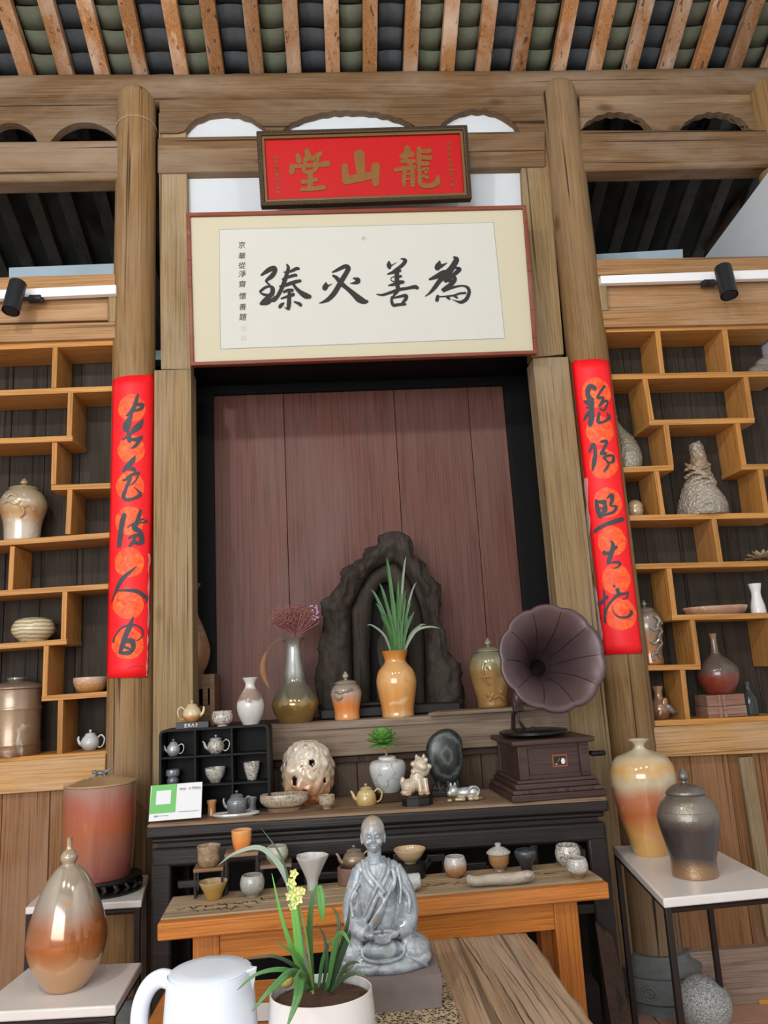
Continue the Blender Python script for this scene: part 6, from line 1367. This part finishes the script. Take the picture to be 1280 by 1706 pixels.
# neck, head and face
T_([(-4, 7, 150), (-5, 5, 166), (-5, 5, 184)], [16, 12.5, 12], 14)
hx, hy, hz_ = -6, -1, 203
E_((hx, hy+2, hz_+7), (20.5, 22, 24)); E_((hx, hy-2, hz_-6), (18.4, 17, 18)); E_((hx, hy-4, hz_-14), (14, 14, 13)); E_((hx, hy-10, hz_-20), (7.5, 6.5, 6)); E_((hx, hy-15, hz_+4), (12, 5, 5))
for d in (-1, 1):
    E_((hx+d*20, hy+4, hz_-4), (2.2, 4, 8)); E_((hx+d*19.4, hy+3, hz_-12), (1.8, 2.6, 3.4)); E_((hx+d*8.5, hy-14.5, hz_-9), (6, 4.5, 5)); E_((hx+d*6.8, hy-17.2, hz_-.5), (4.2, 2.4, 2.2))
    T_([(hx+d*2.5, hy-18.6, hz_+4), (hx+d*7.5, hy-18.8, hz_+5.8), (hx+d*12.5, hy-14.5, hz_+3.4)], [1.5, 1.8, 1.3], 8)
T_([(hx, hy-18, hz_+4), (hx, hy-21, hz_-3), (hx, hy-22.5, hz_-7.5)], [2.2, 2.6, 3.2], 8); E_((hx, hy-19, hz_-9), (5, 3.4, 2.6))
T_([(hx-5.5, hy-17, hz_-14.6), (hx, hy-18.8, hz_-13.6), (hx+5.5, hy-17, hz_-14.6)], [1.2, 1.8, 1.2], 8); T_([(hx-4.5, hy-16.5, hz_-17.2), (hx, hy-18.2, hz_-18), (hx+4.5, hy-16.5, hz_-17.2)], [1.2, 2, 1.2], 8)
# robe: crossed collars and diagonal folds
for o_ in (0, 7): T_([(-18-o_, 4, 165-o_*.4), (-17-o_*.6, -17, 148-o_), (-2, -28, 130-o_*1.6), (8, -30, 116-o_*2)], [4, 4, 4, 3], 8)
for o_ in (0, 8): T_([(10+o_, 4, 165-o_*.4), (10+o_*.6, -17, 150-o_), (-6, -29, 124-o_*1.6), (-22, -31, 96-o_*2), (-30, -29, 78)], [4, 4, 4, 3.6, 3], 8)
for k in range(5): T_([(30-3*k, -14-k*2, 142-5*k), (14-4*k, -29, 114-9*k), (-8-3*k, -34, 86-6*k), (-22-2*k, -32, 68)], [3, 3.2, 3, 2.2], 8)
T_([(24, -14, 150), (26, -22, 132), (20, -25, 116)], [3, 3.4, 2.6], 8); T_([(32, -10, 150), (36, -18, 120), (32, -24, 96)], [2.6, 3, 2.4], 8)
T_([(-34, -40, 40), (-30, -50, 26), (0, -54, 20), (30, -50, 26), (35, -40, 40)], [2.6, 2.8, 3, 2.8, 2.6], 8)
mb.warp(lambda v: Vector((v.x, v.y, max(v.z, 0))))
mn = N('silver grey metallic glaze'); tcz = mn.n('ShaderNodeTexCoord'); sp = mn.n('ShaderNodeSeparateXYZ'); mn.l(tcz.outputs['Object'], sp.inputs[0])
n1 = mn.noise(mn.coord((1, 1, 1), False), 22, 4, .6, 1); n2 = mn.noise(mn.coord((1, 1, 1), False), 9, 4, .6, 2)
col = mn.ramp(n1, [(.3, '#6d747a'), (.5, '#98a0a6'), (.7, '#bcc3c7')]); col = mn.mix(mn.ramp(n2, [(.56, (0, 0, 0)), (.66, (.75, .75, .75))]), col, lin('#9a8a6a'))
top = mn.ramp(mn.math('DIVIDE', sp.outputs[2], 235*s), [(.86, (0, 0, 0)), (1.0, (.8, .8, .8))]); col = mn.mix(top, col, lin('#a5875a'))
mn.set(col=col, rough=.38, metal=.15, coat=.3); mn.bump(n1, .25, .004)
sculpt('body', mb, mn.m, q, voxel=.0019, smooth=1)
# ---- orchid
pc_ = P(535, 1650, 1.93); s = mpp(pc_); pot_h = pc_.z-EZ
q = thing('orchid_pot', 'white oval ceramic pot in the foreground holding a small orchid', 'pot', (pc_.x, 1.93, EZ+.0005))
k_ = pot_h/s
pr = hollow(prof_s([(52, 0), (56, 4), (80, k_*.45), (88, k_*.75), (85, k_)], s), 3*s)
mk('body', MB().lathe(pr, n=56, sy=.85), ceramic('bluish white glaze', [(0, '#c3ccd6'), (.6, '#cfd6dd'), (1, '#d3cfca')], pot_h, .2, 4, '#b7c7d8', .62, .22), q)
sv = []; sf = []; ns = 26
mb = MB().lathe([(0, (k_-30)*s), (79*s, (k_-30)*s), (79*s, (k_-13)*s), (60*s, (k_-9)*s), (30*s, (k_-7)*s), (0, (k_-7)*s)], n=40, sy=.85)
mk('soil', mb, M['soil'], q)
rg = random.Random(5); mbs = MB()
for k in range(260):
    a = rg.uniform(0, 6.28); r = 76*math.sqrt(rg.random()); mbs.ell((r*math.cos(a)*s, r*math.sin(a)*.84*s, (k_-8+rg.uniform(-1, 1.5)-r*.04)*s), (rg.uniform(1, 3)*s, rg.uniform(1, 3)*s, rg.uniform(.8, 2)*s), 6, 4)
setp(mk('soil_crumbs', mbs, M['soil'], q), kind='stuff')
orc = thing('orchid_plant', 'small orchid with long green leaves and pale yellow flower spike', 'plant', (pc_.x, 1.93, EZ+pot_h-10*s))
lg = plain('orchid leaf green', '#4a7a40', .4, var=.25, vscale=14); lgb = plain('bright orchid leaf green', '#62a04a', .4, var=.2, vscale=10); lgd = plain('dark orchid leaf green', '#33482f', .45, var=.3, vscale=14); lgg = plain('grey green arching leaf', '#8a9a86', .45, var=.2, vscale=10)
def L3(pxs, ys):
    o_ = Vector((pc_.x, 1.93, EZ+pot_h-10*s)); return [P(x, y, Y)-o_ for (x, y), Y in zip(pxs, ys)]
leaves = [  # (pixel path base->tip, depth path, half width px, material)
 ([(520, 1652), (500, 1560), (480, 1468), (440, 1415), (395, 1420), (362, 1443)], [1.93, 1.92, 1.9, 1.9, 1.9, 1.92], 6.5, lgg),
 ([(518, 1650), (498, 1580), (487, 1500), (470, 1430), (434, 1378)], [1.92, 1.9, 1.88, 1.88, 1.9], 3, lgd),
 ([(510, 1645), (490, 1590), (470, 1530), (453, 1455)], [1.9, 1.88, 1.87, 1.87], 4.6, lgb),
 ([(505, 1640), (496, 1560), (487, 1490), (482, 1470)], [1.88, 1.86, 1.86, 1.86], 7.5, lgb),
 ([(522, 1655), (516, 1560), (520, 1500), (530, 1470)], [1.95, 1.94, 1.94, 1.95], 5.5, lg),
 ([(532, 1475), (536, 1510), (538, 1535)], [1.98, 1.97, 1.97], 9, lgb),
 ([(515, 1650), (500, 1618), (460, 1594), (405, 1597)], [1.9, 1.85, 1.82, 1.82], 3.6, lgd),
 ([(515, 1652), (490, 1620), (455, 1645), (420, 1685)], [1.88, 1.8, 1.76, 1.75], 7, lg),
 ([(512, 1648), (480, 1617), (430, 1622), (395, 1650)], [1.88, 1.82, 1.8, 1.8], 4, lg),
 ([(508, 1640), (500, 1625), (496, 1660), (478, 1712)], [1.84, 1.78, 1.72, 1.70], 10, lg),
 ([(520, 1650), (500, 1600), (460, 1568)], [1.9, 1.86, 1.84], 3.4, lg),
 ([(545, 1655), (562, 1600), (578, 1545), (583, 1508)], [1.95, 1.93, 1.9, 1.9], 5, lgd),
 ([(540, 1655), (556, 1600), (565, 1545), (560, 1520), (552, 1512)], [1.95, 1.95, 1.95, 1.96, 1.97], 4.4, lgd),
 ([(548, 1655), (570, 1590), (582, 1560), (582, 1550)], [1.94, 1.9, 1.88, 1.88], 5, lgd),
 ([(545, 1652), (560, 1570), (572, 1555), (586, 1578)], [1.93, 1.88, 1.86, 1.84], 5.2, lg),
 ([(536, 1655), (545, 1600), (540, 1560), (528, 1540)], [1.97, 1.97, 1.98, 2.0], 3.6, lgd),
 ([(552, 1655), (575, 1612), (590, 1603), (600, 1605)], [1.92, 1.9, 1.89, 1.88], 4, lgd),
 ([(550, 1655), (572, 1630), (592, 1622), (612, 1628)], [1.9, 1.87, 1.85, 1.84], 4, lgd),
 ([(530, 1655), (538, 1600), (550, 1570), (562, 1560)], [1.98, 1.98, 1.98, 1.98], 4, lg),
]
for pxs, ys, w, m_ in leaves:
    o = mk('leaf', blade(L3(pxs, ys), w*s*.92, .35, 6), m_, orc); o.modifiers.new('thickness', 'SOLIDIFY').thickness = .0012
stk = L3([(522, 1655), (510, 1560), (492, 1480), (490, 1450)], [1.91, 1.88, 1.87, 1.87])
mk('flower_stalk', MB().tube(cr([tuple(a) for a in stk], 6), 1.9*s, 8), plain('yellow green stalk', '#8a9a4a', .5), orc)
yf = plain('pale yellow green orchid petal', '#cdd184', .5, var=.2, vscale=60)
for (x, y, r) in ((490, 1455, 8), (486, 1470, 9), (492, 1484, 10), (484, 1492, 9), (497, 1498, 9), (488, 1508, 8), (503, 1484, 7)):
    c = L3([(x, y)], [1.862])[0]; fl_ = mk('flower', MB().ell(c, (3*s, 3*s, 3.4*s), 8, 6), yf, orc)
    for k in range(5):
        a = k*1.2566+x; d_ = Vector((math.cos(a), -.35, math.sin(a))); mk('petal', blade([c, c+d_*r*.5*s, c+d_*r*s], 3.2*s, .2, 3, Vector((0, -1, 0)), lambda u: max(.08, math.sin(math.pi*(.15+.82*u)))), yf, fl_)
p_ = P(476, 1634, 1.98); mk('moss_ball', MB().ell((0, 0, 0), (14*s, 12*s, 11*s), 14, 9).warp(lambda v: v*(1+.12*noise.noise(v*260))), plain('dry yellow moss', '#b09a4c', .9, var=.4, vscale=120, bump=.6), q).location = p_-Vector((pc_.x, 1.93, EZ))
# ---- kettle
tc_ = P(350, 1617, 1.93); s = mpp(tc_); kh = tc_.z-EZ; kk = kh/s
q = thing('electric_kettle', 'white plastic electric kettle with loop handle in the foreground', 'kettle', (tc_.x, 1.93, EZ+.0005), R(-8))
kw = plain('glossy bluish white plastic', '#dfe9f5', .28, coat=.2)
mk('body', MB().lathe([(0, 0)]+prof_s([(80, 0), (84, 3), (82, kk*.3), (76, kk*.7), (70, kk-7), (69, kk-3)], s)+[(66*s, (kk-1.5)*s), (0, (kk-1.5)*s)], n=56), kw, q)
mk('lid', MB().lathe([(0, (kk-2)*s), (66.5*s, (kk-2)*s), (66.5*s, (kk+1)*s), (64*s, (kk+2.5)*s), (40*s, (kk+4)*s), (0, (kk+4.5)*s)], n=56), kw, q)
mk('lid_seam', MB().tube([(68.6*s*math.cos(a), 68.6*s*math.sin(a), (kk-3.2)*s) for a in [i*math.pi/32 for i in range(65)]], 1.0*s, 6), plain('grey lid seam', '#7d858c', .5), q)
mk('spout', MB().hexa([(62*s, -13*s, (kk-40)*s), (70*s, 0, (kk-44)*s), (70*s, 0, (kk-44)*s), (62*s, 13*s, (kk-40)*s), (60*s, -17*s, (kk+1)*s), (80*s, -3*s, (kk+4)*s), (80*s, 3*s, (kk+4)*s), (60*s, 17*s, (kk+1)*s)]), kw, q, bevel=.003)
hpts = cr([(-66, 0, kk-14), (-84, 0, kk-10), (-104, 0, kk-22), (-118, 0, kk-50), (-121, 0, kk-90), (-116, 0, kk*.25), (-80, 0, kk*.12)], 6)
mk('handle', MB().tube([(x*s, y*s, z*s) for x, y, z in hpts], [14.5*s]*len(hpts), 16, flat=1.0), kw, q)
# white note card
c4 = [PZ(x, y, EZ+.004) for x, y in ((418, 1672), (452, 1671), (452, 1700), (414, 1702))]
q = mk('note_card', MB().add([tuple(v) for v in c4], [(0, 1, 2, 3)]), plain('white card', '#dadad8', .6), label='small white printed card lying behind the orchid pot', cat='card', smooth=False); q.modifiers.new('thickness', 'SOLIDIFY').thickness = .001

# ================================================================== vessels on the marble stands
p, s = spot_at(178, 1484, None, SHZ+.0005)
q = thing('carved_stand', 'round black carved wooden stand under the red covered jar', 'stand', p); cs = WD['gram']
mk('stand_ring', MB().lathe([(0, 16*s), (52*s, 16*s), (56*s, 20*s), (56*s, 24*s), (0, 24*s)], n=40), M['dkstone'], q)
mk('base_ring', MB().lathe([(0, 0), (55*s, 0), (57*s, 3*s), (53*s, 6*s), (0, 6*s)], n=40), M['dkstone'], q)
for k in range(18):
    a = 2*math.pi*k/18; c, d_ = math.cos(a), math.sin(a); mk('carved_strut', MB().tube([(50*c*s, 50*d_*s, 5*s), ((55*c-3*d_)*s, (55*d_+3*c)*s, 11*s), (51*c*s, 51*d_*s, 17*s)], 4*s, 7), M['dkstone'], q)
rj = ceramic('red brown flashed glaze', [(0, '#8a4f48'), (.25, '#97604f'), (.5, '#a55a38'), (.75, '#a85a46'), (1, '#9d7a6c')], .38, .35, 4, '#b8683a', .58, .25)
q, s2 = vessel('covered_jar', 'tall red brown covered jar with a frog knob at the left', 'jar', 165, 1466, [(48, 0), (52, 3), (56, 40), (58, 90), (58.5, 138), (59, 146)], rj, Y=p.y, Z=p.z+24*s+.0005, open_=False, parts=True, n=48)
tan = ceramic('tan lid glaze', [(0, '#b39a72'), (1, '#a98d66')], .4, .2, 5)
l = mk('lid', MB().lathe([(0, 146.5*s2), (59*s2, 146.5*s2), (59*s2, 149*s2), (45*s2, 152*s2), (20*s2, 158*s2), (8*s2, 161*s2), (0, 161*s2)], n=48), tan, q)
mb = MB()
for c, r in (((0, 0, 164), (11, 5, 4)), ((-10, -2, 166), (5, 4.5, 3.5)), ((10, 0, 167), (6, 2, 2)), ((15, 0, 170), (4, 1.6, 1.6))): mb.ell([v_*s2 for v_ in c], [v_*s2 for v_ in r], 10, 8)
for x, y in ((-6, -5), (6, -5), (-6, 5), (6, 5)): mb.tube([(x*.5*s2, y*.4*s2, 163*s2), (x*1.2*s2, y*1.5*s2, 164*s2), (x*1.6*s2, y*1.7*s2, 159*s2)], 1.7*s2, 6)
sculpt('frog_knob', mb, gy, l, voxel=.0022, smooth=1)
eg_m = ceramic('pearly gold and rust glaze', [(0, '#c29468'), (.2, '#c49a70'), (.3, '#b06a35'), (.42, '#a8663a'), (.55, '#a99a8a'), (.75, '#b3a892'), (1, '#b9a27c')], .55, .1, 5, '#c88a4a', .64, .13, .3, .9)
q, s = vessel('pear_vase', 'large pearly pear shaped vase with rust band at the lower left', 'vase', 110, 1645, [(27, 0), (34, 4), (54, 34), (64, 68), (62, 96), (52, 130), (38, 162), (22, 184), (12, 192)], eg_m, Z=SLZ+.0005, open_=False, parts=True, n=48)
mk('stopper', MB().lathe([(0, 191*s)]+prof_s([(12, 191), (11, 194), (14, 200), (14, 207), (9, 214), (5, 218), (4.5, 232), (6, 236)], s)+[(0, 236*s)], n=28), eg_m, q)
ov = ceramic('cream orange and rose glaze', [(0, '#c99a58'), (.2, '#cf9a55'), (.42, '#b9683f'), (.6, '#c07a5a'), (.75, '#c8bb9c'), (.88, '#cfa15c'), (1, '#c9c0a4')], .44, .16, 4, '#c98a6a', .6, .14, 0, .9)
vessel('shouldered_vase', 'large glossy cream and orange vase on the right marble stand', 'vase', 1086, 1422, [(27, 0), (29, 3), (36, 30), (47, 68), (54, 112), (53, 135), (42, 154), (22, 163), (10, 169), (9, 175), (18, 183)], ov, Z=SRZ+.0005, t=2, n=48)
dj = ceramic('gunmetal glaze with tan base', [(0, '#a3805c'), (.1, '#9a7a5a'), (.22, '#4f4a48'), (.5, '#55504e'), (.7, '#8a8274'), (1, '#77716a')], .36, .12, 4, '#454a52', .6, .2, .55, .4, bump=.35, bscale=110)
q, s = vessel('lidded_jar', 'gunmetal grey lidded jar with tan foot on the right marble stand', 'jar', 1159, 1458, [(36, 0), (37, 3), (37, 26), (43, 52), (50, 84), (50, 98), (42, 118), (31, 129)], dj, Z=SRZ+.0005, open_=False, parts=True, n=48)
lid(q, s, 129, 30, 18, dj, 'bud', None, 25)
for z, r in ((104, 48), (127, 32)): mk('ridge', MB().tube([(r*math.cos(a)*s, r*math.sin(a)*s, z*s) for a in [i*math.pi/20 for i in range(41)]], 1.0*s, 6), dj, q)
# ================================================================== floor things at the right
p = PZ(1180, 1722, .0); s = mpp(p)
gb = N('speckled granite'); gb.set(col=gb.ramp(gb.noise(gb.coord((1, 1, 1)), 130, 3, .7), [(.35, '#5d605e'), (.5, '#a5a8a5'), (.65, '#cfd1ce')]), rough=.6)
mk('granite_ball', MB().ell((0, 0, 44*s), (44*s, 44*s, 44*s), 36, 24), gb.m, loc=p, label='speckled grey granite ball on the floor by the right pillar', cat='stone ball')
p = PZ(1277, 1668, 0.0); mk('yellow_offcut', MB().hexa([(-.05, -.03, 0), (.05, -.04, 0), (.06, .03, 0), (-.04, .04, 0), (-.05, -.03, .02), (.05, -.04, .02), (.06, .03, .02), (-.04, .04, .02)]), plain('yellow painted wood', '#cf9a3a', .6, var=.1), loc=p, bevel=.002, label='small yellow wood offcut on the floor at the right', cat='offcut')
# dark plank leaning against the altar end
a, b_ = P(1005, 1540, 3.5), P(1040, 1720, 3.35)
mk('leaning_plank', MB().hexa([(b_.x-.03, b_.y, 0), (b_.x+.07, b_.y, 0), (b_.x+.07, b_.y+.02, 0), (b_.x-.03, b_.y+.02, 0), (a.x-.02, a.y+.04, a.z), (a.x+.05, a.y+.04, a.z-.06), (a.x+.05, a.y+.06, a.z-.06), (a.x-.02, a.y+.06, a.z)]), WD['dark'], label='dark plank leaning against the right end of the altar', cat='plank', bevel=.002)
